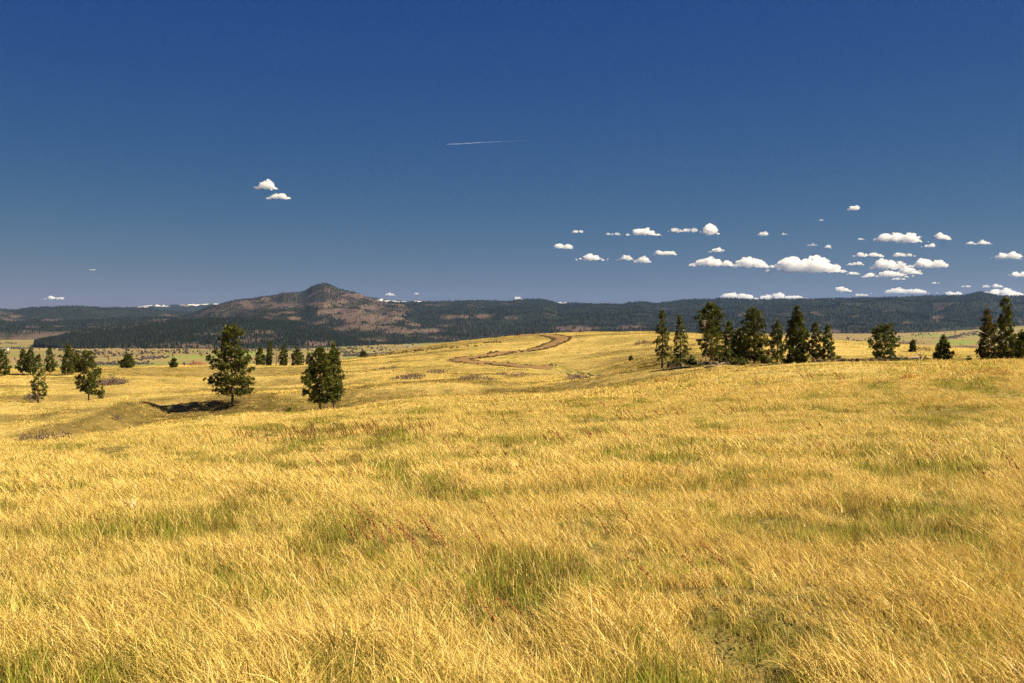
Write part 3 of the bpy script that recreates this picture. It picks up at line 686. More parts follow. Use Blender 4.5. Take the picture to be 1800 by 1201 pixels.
def pine(px, Y, ytop, wpx, cb, style, label, seed):
    rnd = random.Random(seed); rg = np.random.default_rng(seed)
    X = Xof(px, Y); z0 = gz(X, Y)-.05; Ht = max(1.2, Zof(ytop, Y)-z0); Wd = wpx*Y/F*0.525
    root = empty('pine_tree', (X, Y, z0))
    tag(root, label, 'tree', 'pines scattered over the grassland')
    mb = MB(); lean = (rnd.uniform(-.03, .03), rnd.uniform(-.02, .02)); r0 = max(.05, Ht*.017)
    ax = lambda t: np.array([lean[0]*t*Ht+.02*Ht*math.sin(t*5+seed)*t*.5, lean[1]*t*Ht, t*Ht])
    ts = np.linspace(0, .97, 10); mb.tube([ax(t) for t in ts], [r0*(1.35 if i == 0 else 1)*(1-.93*t) for i, t in enumerate(ts)], 8)
    ch = Ht*(1-cb); nb = int((20+ch*9.5)*(.6+.4*DENS[style])); pr = np.array(PROF[style])
    cc, cd, cs = [], [], []
    csz = .155+.022*Ht**.75
    asym = [rnd.uniform(.70, 1.12) for _ in range(6)]
    for i in range(nb):
        s = ((i+rnd.random())/nb)**1.08
        t = cb+(1-cb)*s; p = ax(t); az = i*2.399+rnd.uniform(-.5, .5)
        L = Wd*np.interp(s, pr[:, 0], pr[:, 1])*rnd.uniform(.62, 1.12)*asym[int((az % 6.283)/6.284*6)]
        L = max(L, .12)
        up = -.18+.95*s**1.3+rnd.uniform(-.18, .22)
        if style in ('round', 'tall') and s < .3: up -= .12
        dr = np.array([math.cos(az), math.sin(az), 0.])
        pts = []
        nseg = 4
        for j in range(nseg+1):
            q = j/nseg; pts.append(p+dr*L*q*math.cos(up*.8)+np.array([0, 0, L*(math.sin(up)*q+.22*q*q*(1-s*.4))]))
        br = max(.012, r0*.30*(1-t*.7)); mb.tube(pts, [br*(1-.8*j/nseg) for j in range(nseg+1)], 4, False)
        nc = max(2, int(L/csz*2.7*DENS[style]))
        for c in range(nc):
            q = rnd.uniform(.28, 1.05)**.75 if c else 1.0
            k = min(nseg-1, int(q*nseg)); f = q*nseg-k; b0 = np.array(pts[k])*(1-f)+np.array(pts[k+1])*f
            side = np.array([-dr[1], dr[0], 0])*rnd.gauss(0, .30)*L*.7*min(1, .4+q*.6)
            off = side+np.array([0, 0, rnd.gauss(.10, .55)*csz])
            cc.append(b0+off); d = dr*.55+side*.4/max(L, .1)+np.array([0, 0, .75]); cd.append(d/np.linalg.norm(d)); cs.append(csz*rnd.uniform(.7, 1.25))
    for c in range(4): cc.append(ax(.965+.012*c)); cd.append(np.array([0, 0, 1.])); cs.append(csz*.8)
    cc, cd, cs = np.array(cc), np.array(cd), np.array(cs); n = len(cc); K = 24
    v = rg.normal(size=(n, K, 3)); v /= np.linalg.norm(v, axis=2, keepdims=True); v = v*.92+cd[:, None]*.55; v /= np.linalg.norm(v, axis=2, keepdims=True)
    ln = cs[:, None]*rg.uniform(.65, 1.2, (n, K)); w = np.cross(v, rg.normal(size=(n, K, 3))); w /= np.linalg.norm(w, axis=2, keepdims=True)+1e-9
    st = cc[:, None]+v*ln[..., None]*.06; mid = cc[:, None]+v*ln[..., None]*.62; tip = cc[:, None]+v*ln[..., None]
    wd = (cs*.125)[:, None, None]*w
    V = np.stack([st, mid-wd, tip, mid+wd], 2).reshape(-1, 3); Fc = np.arange(len(V)).reshape(-1, 4)
    rr = np.clip(rg.random((n, 1))*.55+rg.random((n, K))*.45, 0, 1); r4 = np.repeat(rr.reshape(-1), 4)
    mb.build('trunk', M['bark'], root)
    mesh_obj('crown', V, Fc, M['pine3'] if style == 'brown' else (M['pine2'] if seed % 3 == 0 else M['pine']), root, attrs={'r': r4})
    return root
for i, t in enumerate(TREES): pine(*t, seed=11+i)

def dead_tree(px, Y, ytop, wpx, name, label, cat, seed, m, nb=34, up0=.2, cb=.15):
    rnd = random.Random(seed); X = Xof(px, Y); z0 = gz(X, Y); Ht = Zof(ytop, Y)-z0; Wd = wpx*Y/F*.5
    root = empty(name, (X, Y, z0-.05)); tag(root, label, cat)
    tr = MB(); tr.tube([(0.03*Ht*math.sin(t*4), 0, t*Ht) for t in np.linspace(0, 1, 7)], [.018*Ht*(1-.9*t) for t in np.linspace(0, 1, 7)], 7); tr.build('trunk', m, root)
    b = MB()
    for i in range(nb):
        s = cb+(1-cb)*i/nb; az = i*2.4+rnd.random(); L = Wd*(1.15-s*.8)*rnd.uniform(.6, 1.1); d = np.array([math.cos(az), math.sin(az), up0+rnd.uniform(-.2, .3)])
        p0 = np.array([0.03*Ht*math.sin(s*4), 0, s*Ht]); p1 = p0+d*L*.5+np.array([0, 0, rnd.uniform(-.1, .1)*L]); p2 = p0+d*L
        b.tube([p0, p1, p2], [.03, .02, .008], 4, False)
        for k in range(7):
            q = p0+d*L*rnd.uniform(.3, 1); e = np.array([rnd.gauss(0, 1), rnd.gauss(0, 1), rnd.gauss(.3, .7)])*L*.25; b.tube([q, q+e], [.012, .004], 3, False)
    tag(b.build('branches', m, root), kind='stuff'); return root
dead_tree(485, 236, 605, 20, 'dead_tree', 'bare brownish dead tree between two pines of the crest grove', 'tree', 501, M['brush'], 40)
dead_tree(1240, 134, 562, 34, 'dead_tree', 'grey leafless dead tree at the left of the round-topped pine', 'tree', 502, M['dead'], 44, .1, .45)
dead_tree(494, 100, 716, 9, 'dead_sapling', 'thin grey dead sapling left of the dense pair of pines', 'sapling', 503, M['dead'], 10)

def sapling(px, Y, ytop, wpx, name, label, cat, seed, dens=1.0):
    X = Xof(px, Y); z0 = gz(X, Y); rnd = random.Random(seed); rg = np.random.default_rng(seed)
    Ht = Zof(ytop, Y)-z0; Wd = wpx*Y/F*.5; root = empty(name, (X, Y, z0-.03)); tag(root, label, cat)
    st = MB(); cc = []
    for i in range(int(16*dens+6)):
        az = rnd.random()*6.28; q = math.sqrt(rnd.random()); h = Ht*rnd.uniform(.25, 1)*(1.05-.55*q)
        e = np.array([math.cos(az)*q*Wd, math.sin(az)*q*Wd, h]); st.tube([(0, 0, 0), e*.55+np.array([0, 0, h*.1]), e], [.03, .018, .006], 4, False)
        for k in range(3): cc.append(e*rnd.uniform(.55, 1)+np.array([rnd.gauss(0, .08), rnd.gauss(0, .08), rnd.gauss(.02, .06)])*Wd)
    cc = np.array(cc); n = len(cc); K = 13; v = rg.normal(size=(n, K, 3)); v[..., 2] += .5; v /= np.linalg.norm(v, axis=2, keepdims=True)
    c = .22; ln = c*rg.uniform(.6, 1.2, (n, K)); w = np.cross(v, rg.normal(size=(n, K, 3))); w /= np.linalg.norm(w, axis=2, keepdims=True)
    tip = cc[:, None]+v*ln[..., None]; mid = cc[:, None]+v*ln[..., None]*.6
    V = np.stack([cc[:, None]+v*.01, mid-w*c*.15, tip, mid+w*c*.15], 2).reshape(-1, 3)
    tag(st.build('branches', M['bark'], root), kind='stuff'); mesh_obj('foliage', V, np.arange(len(V)).reshape(-1, 4), M['pine'], root, attrs={'r': np.repeat(rg.random(n*K), 4)})
sapling(508, 98, 716, 16, 'pine_seedling', 'small pine seedling just left of the dense pair of pines', 'sapling', 601)
sapling(1472, 119, 621, 18, 'low_shrub', 'low green shrub at the right foot of the grove', 'shrub', 602)
sapling(1212, 124, 622, 34, 'low_shrub', 'spreading dark shrub under the straggly pine of the grove', 'shrub', 603, 2.0)
sapling(1185, 125, 625, 26, 'low_shrub', 'small dark shrub between the two leftmost grove pines', 'shrub', 604, 1.4)
sapling(1586, 117, 622, 32, 'low_shrub', 'round green shrub between the spreading pine and the fallen log', 'shrub', 605, 2.0)
sapling(1628, 120, 624, 22, 'low_shrub', 'pale green shrub just right of the grey stump', 'shrub', 606, 1.0)
sapling(1272, 121, 600, 40, 'low_shrub', 'dense dark shrub below the middling grove pine', 'shrub', 607, 4.0)
sapling(1346, 120, 618, 26, 'low_shrub', 'dark shrub between the shouldered pine and its right neighbour', 'shrub', 608, 1.6)
sapling(1703, 117, 624, 14, 'low_shrub', 'small dark shrub left of the rust-tinged pine', 'shrub', 609)
sapling(1109, 165, 623, 7, 'low_shrub', 'tiny dark shrub in the brown hollow left of the grove', 'shrub', 610)
sapling(177, 149, 666, 16, 'low_shrub', 'small green shrub at the foot of the round-crowned pine', 'shrub', 611)
sapling(1300, 119, 628, 40, 'low_shrub', 'low dark shrub mat under the shouldered pine', 'shrub', 612, 2.2)

# ------------------------------------------------------------------ brush patches, dead wood
def twig_mass(name, label, cat, px0, px1, y, ry, hgt, n, seed, m, w=.02, curl=.5, group=None):
    rnd = random.Random(seed); cx, cy, cz_ = hit((px0+px1)/2, y); rx = (px1-px0)/2*cy/F
    root_z = cz_; b = MB()
    for i in range(n):
        a = rnd.random()*6.28; q = min(1.25, math.sqrt(rnd.random())*1.1); x = cx+rx*q*math.cos(a); yy = cy+ry*q*math.sin(a)+rnd.gauss(0, .1)*ry
        if float(fbm(np.array([x*.55]), np.array([yy*.4]), seed, 2)[0]) < .47: continue
        z = gz(x, yy)
        h = hgt*rnd.uniform(.45, 1.1)*(1.1-.6*q*q); d = np.array([rnd.gauss(-.15, curl), rnd.gauss(0, curl), 1.]); d /= np.linalg.norm(d)
        p = np.array([x-cx, yy-cy, z-root_z-.02]); p1 = p+d*h*.55; p2 = p+d*h+np.array([rnd.gauss(0, .2), rnd.gauss(0, .2), -.1])*h
        b.tube([p, p1, p2], [w, w*.7, w*.3], 3, False)
        for k in range(3):
            s = p+(p1-p)*rnd.uniform(.4, 1) if k == 0 else p1+(p2-p1)*rnd.random()
            b.tube([s, s+np.array([rnd.gauss(0, .3), rnd.gauss(0, .3), rnd.uniform(.1, .5)])*h*.6], [w*.6, w*.25], 3, False)
    o = empty(name, (cx, cy, root_z)); tag(o, label, cat, group); tag(b.build('twigs', m, o, False), kind='stuff'); return o
BR = M['brush']
twig_mass('shrub_patch', 'broad purplish bare shrub patch below the dirt turn of the track', 'shrub patch', 806, 872, 668, 6.5, .85, 760, 701, BR)
twig_mass('shrub_patch', 'purplish bare shrub patch joining the broad one on its right', 'shrub patch', 868, 932, 661, 6, .7, 600, 702, BR)
twig_mass('shrub_patch', 'grey bare shrub patch left of the broad one on the hill flank', 'shrub patch', 690, 745, 665, 6, .7, 560, 703, BR)
twig_mass('shrub_patch', 'thin bare shrub streak left of the dirt turn', 'shrub patch', 742, 800, 655, 5, .6, 400, 704, BR)
twig_mass('shrub_patch', 'small bare shrub patch below the green wheel ruts', 'shrub patch', 985, 1032, 667, 4, .8, 280, 705, BR)
twig_mass('shrub_patch', 'small dark shrub patch high on the hill left of the grove', 'shrub patch', 1118, 1146, 607, 5, 1.1, 200, 706, BR)
twig_mass('shrub_patch', 'bare shrub streak low on the left hill flank', 'shrub patch', 655, 700, 649, 5, .6, 300, 707, BR)
twig_mass('shrub_patch', 'brownish brush on the slope behind the fallen log', 'shrub patch', 1610, 1642, 616, 4.0, .7, 160, 708, BR)
twig_mass('shrub_patch', 'faint bare shrub patch at the left end of the grove clods', 'shrub patch', 1165, 1215, 648, 3.0, .5, 180, 709, BR)
twig_mass('brush_pile', 'dark tangled brush pile right of the round-crowned pine', 'brush', 174, 222, 676, 3.0, 1.5, 420, 710, BR, .03, .9)
twig_mass('brush_pile', 'dark brush around the foot of the thin ragged pine', 'brush', 45, 82, 704, 1.8, 1.0, 200, 711, BR, .025, .9)
twig_mass('brush_pile', 'grey tangle of dead branches at the left foot of the grove', 'brush', 1218, 1262, 641, 1.8, .8, 120, 712, M['dead'], .03, 1.1)
twig_mass('brush_pile', 'grey dead branches below the low bushy grove pine', 'brush', 1266, 1300, 641, 1.6, .8, 90, 713, M['dead'], .03, 1.1)
twig_mass('weed_clump', 'tall reddish dead weed clump alone in front of the grove', 'weed', 1305, 1332, 684, .7, 1.15, 26, 714, M['dock'], .008, .22)
twig_mass('weed_clump', 'dark low weed clump in the gully at the left edge', 'weed', 30, 110, 778, 3.0, .4, 150, 715, BR)
twig_mass('weed_clump', 'small dark weed clump in the gully below the tall pine shadow', 'weed', 196, 212, 737, .8, .45, 60, 716, BR)
twig_mass('grass_mound', 'brown dead grass mound left of the grove beside the ruts', 'mound', 1128, 1148, 671, .9, .55, 160, 717, M['dock'], .02, .6)
twig_mass('grass_mound', 'orange dead grass mound right of the brown one beside the ruts', 'mound', 1150, 1178, 671, .9, .5, 200, 718, mat_simple('orange_straw', (.50, .31, .08), (.66, .44, .13), 4), .02, .6)

ORS = bpy.data.materials['orange_straw']
twig_mass('grass_mound', 'orange dry grass clump on the crest below the small cone-shaped pine', 'mound', 1582, 1618, 668, 1.0, .42, 260, 719, ORS, .010, .5)
twig_mass('grass_mound', 'long orange dry grass streak at the right edge of the crest', 'mound', 1690, 1800, 658, 1.4, .40, 520, 720, ORS, .010, .5)
twig_mass('grass_mound', 'faint orange grass clump below the green wheel ruts', 'mound', 1070, 1105, 712, 1.2, .34, 160, 721, ORS, .010, .5)
def log(px, y, pts, r, name, label, seed, Yd=None):
    x, yy, z = hit(px, y) if Yd is None else (Xof(px, Yd), Yd, gz(Xof(px, Yd), Yd))
    root = empty(name, (x, yy, z)); tag(root, label, 'log'); b = MB(); rnd = random.Random(seed)
    P = [np.array(p, float) for p in pts]; b.tube(P, [r*(1-.5*i/len(P)) for i in range(len(P))], 8); b.build('trunk', M['dead'], root)
    for i in range(5):
        c = MB(); p = P[0]+(P[-1]-P[0])*rnd.random(); c.tube([p, p+np.array([rnd.gauss(0, .4), rnd.gauss(0, .3), rnd.uniform(.2, .8)])], [r*.3, r*.08], 4, False)
        c.build('branch_stub', M['dead'], root)
log(1613, 639, [(-2.2, .3, .55), (-1.0, .1, .62), (0, 0, .75), (.25, 0, .2)], .19, 'fallen_log', 'grey weathered fallen log beside the small cone-shaped pine', 801, 117)
log(1614, 639, [(0, -.4, -.05), (.05, -.4, .45), (.2, -.42, .95)], .16, 'dead_stump', 'pale split stump standing at the end of the fallen log', 802, 117)
log(146, 686, [(-1.0, 0, .12), (0, 0, .16), (1.3, .2, .1)], .12, 'fallen_log', 'small pale fallen log under the round-crowned pine', 803)
log(1255, 641, [(-.9, 0, .15), (0, .1, .3), (.9, 0, .6)], .07, 'fallen_log', 'thin grey fallen trunk at the left foot of the grove', 804, 113)

# ------------------------------------------------------------------ dirt track with turned sod along it
TURN = hit(816, 634)[:2]
def strip(name, P, w, m, lift, label, wob=.25, lip=.05):
    n = len(P); d = np.gradient(P, axis=0); d /= np.linalg.norm(d, axis=1)[:, None]+1e-9; nr_ = np.stack([-d[:, 1], d[:, 0]], 1)
    k = 9; V = []
    for j in range(k):
        o = (j/(k-1)-.5)*(w*(1+.9*np.exp(-((np.hypot(P[:, 0]-TURN[0], P[:, 1]-TURN[1]))/5.5)**2))+wob*2*(vnoise(np.arange(n)*.35+j*.0, np.zeros(n), 5)-.5)*2)
        q = P+nr_*np.asarray(o)[:, None]; z = ground_z(q[:, 0], q[:, 1])
        V.append(np.stack([q[:, 0], q[:, 1], z+lift-.10*(1 if j in (0, k-1) else 0)+(lip if j in (1, k-2) else 0)], 1))
    V = np.array(V).reshape(-1, 3)
    o = mesh_obj(name, V, grid_faces(k, n), m, smooth=True); tag(o, label, kind='structure'); return o
strip('dirt_track', PA, 2.9, M['dirt'], .14, 'bulldozed brown dirt track winding up the golden hill', .25)
rut = mat_simple('rut_grass', (.14, .15, .03), (.28, .22, .06), 1.6, None, .5, .05)
for off in (-.8, .8):
    d = np.gradient(PB, axis=0); d /= np.linalg.norm(d, axis=1)[:, None]; q = PB+np.stack([-d[:, 1], d[:, 0]], 1)*off
    strip('wheel_rut', q, .7, rut, .07, 'green wheel ruts leading off the dirt track', .2, 0.0)
q = PA[np.argmin(np.abs(PA[:, 0]-PA[:, 0].min())):][:1]
b = MB(); rnd = random.Random(5)
def clods(P, off, every, r0, r1, jit):
    d = np.gradient(P, axis=0); d /= np.linalg.norm(d, axis=1)[:, None]; nn = np.stack([-d[:, 1], d[:, 0]], 1)
    L = len(P); m = int(L/every)
    for i in range(m):
        k = rnd.randrange(L)
        if vnoise(np.array([k*.06]), np.array([off]), 8)[0] < .34: continue
        p = P[k]+nn[k]*(off+rnd.gauss(0, jit)); r = rnd.uniform(r0, r1)*(1.5 if rnd.random() < .1 else 1); b.blob((p[0], p[1], gz(p[0], p[1])+r*.35), r, rnd)
for off in (-1.65, 1.65): clods(PA, off, .12, .07, .25, .22)
clods(PC, 0, .05, .06, .21, .55)
o = b.build('dirt_clods', M['clod'], None, False); tag(o, 'dark turned sod and dirt clods heaped along the track', kind='stuff')
b = MB(); rnd = random.Random(9)
for i in range(120):
    px = rnd.uniform(640, 880); y = 618-(px-700)*.105+rnd.uniform(1, 6); h = hit(px, y)
    b.blob((h[0], h[1], h[2]+.08), rnd.uniform(.10, .30), rnd)
o = b.build('field_stones', M['clod'], None, False); tag(o, 'small dark stones strewn near the hill crest', kind='stuff')

# red earth bank behind the left crest
n = 40; k = 12; X0, Y0 = Xof(342, 262), 262.0; V = []
for j in range(k):
    for i in range(n):
        u, v = i/(n-1)*2-1, j/(k-1)*2-1; x = X0+u*3.4; y = Y0+v*2.5; e = max(0, 1-u*u)**.5*max(0, 1-v*v)
        V.append((x, y, gz(x, y)-.2+e*(.6+.5*u)*(.6+.8*fbm(x*.9, y*.9, 4))+(Zof(640, 262)-gz(X0, Y0))*e))
tag(mesh_obj('earth_bank', V, grid_faces(k, n), M['red'], smooth=True), 'bare red earth bank showing beyond the left crest', 'bank')

# farm houses on the valley floor
def house(px, y, L, Wd, h, label):
    x, yy, z = valley_hit(px, y); root = empty('farm_house', (x, yy, z)); tag(root, label, 'house')
    a, c = L/2, Wd/2
    mesh_obj('wall', [(-a, -c, 0), (a, -c, 0), (a, c, 0), (-a, c, 0), (-a, -c, h), (a, -c, h), (a, c, h), (-a, c, h), (-a, 0, h+Wd*.35), (a, 0, h+Wd*.35)],
             [(0, 1, 5, 4), (1, 2, 6, 9, 5), (2, 3, 7, 6), (3, 0, 4, 8, 7)], M['wall'], root)
    e = .6; hr = h+Wd*.35+.25; hb = h-.2
    mesh_obj('roof', [(-a-e, -c-e, hb), (a+e, -c-e, hb), (a+e, 0, hr), (-a-e, 0, hr), (a+e, c+e, hb), (-a-e, c+e, hb)], [(0, 1, 2, 3), (3, 2, 4, 5)], M['roof'], root)
house(29, 591, 15, 9, 5, 'distant pale farm house at the wooded edge of the far left valley')
house(717, 611, 10, 7, 4, 'distant white farm house below the peak clearings')
house(10, 616, 12, 7, 3.5, 'distant low farm shed among trees on the left valley floor')

# ------------------------------------------------------------------ dry dock stalks in the grass
def dock(px, y, n, hgt, spread, label, seed, lean=-.7, grp=None):
    rnd = random.Random(seed); x, yy, z = hit(px, y); root = empty('dock_stalk', (x, yy, z)); tag(root, label, 'weed', grp)
    w = .0022+yy*.00015; hgt *= .80 if seed < 904 else .6
    for i in range(n):
        st = MB(); sd = MB()
        p = np.array([rnd.gauss(0, spread), rnd.gauss(0, spread*.5), 0]); h = hgt*rnd.uniform(.75, 1.15); l = lean*rnd.uniform(.5, 1.2)
        pts = [p+np.array([l*h*(t**1.5), rnd.gauss(0, .01), h*(t-.18*abs(l)*t*t)]) for t in np.linspace(0, 1, 7)]
        st.tube(pts, [w*(1-.6*t) for t in np.linspace(0, 1, 7)], 4, False)
        for k in range(26):
            t = rnd.uniform(.48, 1.0); q = t*6; a = int(min(5, q)); c = pts[a]+(pts[a+1]-pts[a])*(q-a)
            sd.blob(c+np.array([rnd.gauss(0, w*1.6) for _ in range(3)]), w*rnd.uniform(1.2, 2.4)*(1.2-.5*t), rnd, 1.2)
        so = st.build('stem', M['dock'], root); tag(sd.build('seed_head', M['dock'], so, False), kind='stuff')
DG = 'rust-brown dock stalks in the grass'
for i, (px, y, n, h, s, lb) in enumerate([
  (690, 985, 5, .55, .16, 'cluster of rust dock stalks bent left beside a dark gap, left of two clusters'),
  (785, 1005, 6, .55, .20, 'rust dock stalks fanning out around green grass, right of two clusters'),
  (752, 985, 2, .5, .06, 'pair of upright rust dock stalks between the two big clusters'),
  (1085, 945, 2, .5, .10, 'pair of rust dock stalks arching left in the middle of the field'),
  (1430, 770, 3, .75, .15, 'dark dock stalks bent left in the upper right field'),
  (1660, 800, 2, .6, .2, 'dark curled dock heads in the right field'),
  (1790, 850, 4, .6, .2, 'rust dock stalks at the right picture edge'),
  (240, 915, 2, .4, .1, 'short rust dock stalk in the left field'),
  (205, 938, 1, .4, .1, 'single flattened rust dock stalk on the left'),
  (985, 790, 4, .75, .3, 'rust dock stalks in the upper middle field'),
  (1075, 785, 4, .75, .4, 'dark dock stalks beside a green streak in the upper middle field'),
  (880, 810, 3, .7, .4, 'dock stalks scattered just below the middle fold'),
  (640, 830, 2, .6, .3, 'two faint dock stalks in the left middle field'),
  (900, 1110, 2, .35, .1, 'flattened rust dock stalks low in the middle front'),
  (1240, 1050, 3, .6, .15, 'thin upright dock stalks in the front right of centre'),
  (1130, 745, 5, .8, .9, 'scattered dock stalks in front of the brown grass mounds'),
  (1235, 735, 5, .8, .8, 'scattered dock stalks left of the tall weed clump'),
  (1450, 672, 6, .9, 1.0, 'row of leaning dock stalks on the crest in front of the grove'),
  (1605, 735, 3, .7, .4, 'dock stalks below the orange grass clump on the right'),
  (1030, 722, 4, .9, .8, 'scattered dock stalks under the green wheel ruts')]):
    dock(px, y, n, h, s, lb, 900+i, grp=DG)
# the hazy band of reddish weeds along the front fold, too many to count
b = MB(); rnd = random.Random(31)
for i in range(300):
    px = rnd.gauss(590, 95) if i < 180 else rnd.uniform(640, 1350); y = 772-(px-560)*.055+rnd.gauss(0, 7) if i < 180 else rnd.uniform(700, 775)-(px-640)*.05
    x, yy, z = hit(px, y); h = rnd.uniform(.22, .48); l = -rnd.uniform(.2, .6); w = .006
    p = np.array([x, yy, z]); P = [p, p+np.array([l*h*.35, 0, h*.6]), p+np.array([l*h, 0, h])]
    b.tube(P, [w*.6, w*1.6, w*.6], 3, False)
    b.tube([P[1], P[1]+np.array([l*h*.2+.05, .02, h*.25])], [w, w*.4], 3, False)
o = b.build('weed_band', M['dock'], None, False); tag(o, 'band of thin reddish weeds along the fold of the field', kind='stuff')
# pale broken stems on the left
rnd = random.Random(3); root = empty('pale_weed', hit(238, 915)); tag(root, 'few short pale broken stems standing in the left field', 'weed'); pm = mat_simple('pale_stem', (.5, .42, .28), (.66, .56, .4), 10)
for i in range(5):
    b = MB(); p = np.array([rnd.gauss(0, .05), rnd.gauss(0, .05), 0]); b.tube([p, p+np.array([-.04*rnd.random(), 0, .12]), p+np.array([-.1*rnd.random(), 0, .22])], [.004, .004, .003], 5); b.build('stem', pm, root)
# ------------------------------------------------------------------ clouds, far outside the hazy air
def cloud_mat(d, h=None):
    m = mat('cloud_vapour'); t = NT(m); v = t.n('ShaderNodeVolumeScatter'); v.inputs['Color'].default_value = (1, .968, .90, 1)
    v.inputs['Density'].default_value = d; v.inputs['Anisotropy'].default_value = 0.0
    if h:                                       # vapour thins out in shreds
        co = t.n('ShaderNodeTexCoord').outputs['Object']; f = t.noise(co, 4.2/h, 6, 0.68, (1, 1, 1.35))
        r = t.n('ShaderNodeMapRange'); r.inputs[1].default_value = .41; r.inputs[2].default_value = .74; r.inputs[3].default_value = 0.0; r.inputs[4].default_value = d
        t.l(f, r.inputs[0]); t.l(r.outputs[0], v.inputs['Density'])
    o = t.n('ShaderNodeOutputMaterial'); t.l(v.outputs[0], o.inputs['Volume']); return m
def ico():
    import bmesh
    bm = bmesh.new(); bmesh.ops.create_icosphere(bm, subdivisions=2, radius=1.0)
    V = np.array([v.co[:] for v in bm.verts]); Fc = np.array([[v.index for v in f.verts] for f in bm.faces]); bm.free(); return V, Fc
IV, IF = ico()
def closed_skin(V, Fc, vox):                  # one watertight skin round a heap of overlapping puffs
    o = mesh_obj('puffs', V, Fc); md = o.modifiers.new('skin', 'REMESH'); md.mode = 'VOXEL'; md.voxel_size = vox
    bpy.context.view_layer.update(); e = o.evaluated_get(bpy.context.evaluated_depsgraph_get())
    me = bpy.data.meshes.new_from_object(e); old = o.data; bpy.data.objects.remove(o); bpy.data.meshes.remove(old); return me
def cloud(px, y, w, h, dens, label, seed, alt=1500.0, grp='small fair-weather clouds'):
    yb = y+h*.5; Y = alt*F/(YH-min(yb, 545)); Y = min(Y, 62000); s = Y/F
    rg = np.random.default_rng(seed)            # built in photo-pixel units, scaled to metres by the object
    npf = int(10+w*h*.045+w*.35); P = []
    w *= 1.1; nl = max(1, int(round(w/h*.8))); lx = np.linspace(-.5, .5, nl+2)[1:-1]*w*.75+rg.normal(size=nl)*w*.05 if nl > 1 else np.array([rg.normal()*w*.06])
    lh = h*rg.uniform(.55, 1.0, nl); lh[rg.integers(0, nl)] = h
    for k in range(nl):
        P.append((lx[k], 0, -h*.5+lh[k]*.44, lh[k]*.42))
    for k in range(npf):
        q = rg.integers(0, nl); a = rg.normal()*.42; x = lx[q]+a*min(w*.5, lh[q]*1.5)
        if abs(x) > w*.5: x = np.sign(x)*w*.5*rg.random()
        top = lh[q]*max(.18, 1-(abs(a)/1.15)**1.5)*(1-.55*(abs(x)/(w*.5))**3)
        r = rg.uniform(.08, .22)*h*(1.0 if rg.random() < .7 else .6)
        P.append((x, rg.normal()*h*.28, -h*.5+rg.random()**.6*max(top-r, 0)+r*.45, r))
    for k in range(int(3+w*.12)):                # thin shreds along the base and the ends
        r = rg.uniform(.05, .10)*h; P.append((rg.uniform(-.55, .55)*w, rg.normal()*h*.2, -h*.5+rg.random()*h*.22, r))
    P = np.array(P); n = len(P); V = IV[None]*P[:, None, 3:4]*np.array([1.55, 1.4, .92])+P[:, None, :3]
    V[..., 2] = np.maximum(V[..., 2], -h*.5+.03*h*np.sin(V[..., 0]*.6+seed))
    Fc = (IF[None]+(np.arange(n)*len(IV))[:, None, None]).reshape(-1, 3)
    me = closed_skin(V.reshape(-1, 3), Fc, max(.28, h*.035)); me.name = 'cloud'
    co = np.zeros(len(me.vertices)*3, np.float32); me.vertices.foreach_get('co', co); co = co.reshape(-1, 3)
    nz = np.stack([fbm(co[:, 0]/(h*.10)+k*31, co[:, 2]/(h*.10)+co[:, 1]/(h*.13), seed+k, 3)-.5 for k in range(3)], 1)
    co += nz*h*.16*np.array([1.2, 1.0, .8]); me.vertices.foreach_set('co', co.ravel().astype(np.float32)); me.update()
    me.materials.append(cloud_mat(13.0*dens**1.6/(h*s), h))
    root = empty('cloud', (Xof(px, Y), Y, Zof(y, Y))); root.scale = (s, s, s); tag(root, label, 'cloud', grp)
    o = bpy.data.objects.new('vapour', me); COL.objects.link(o); o.parent = root; tag(o, kind='stuff'); return root
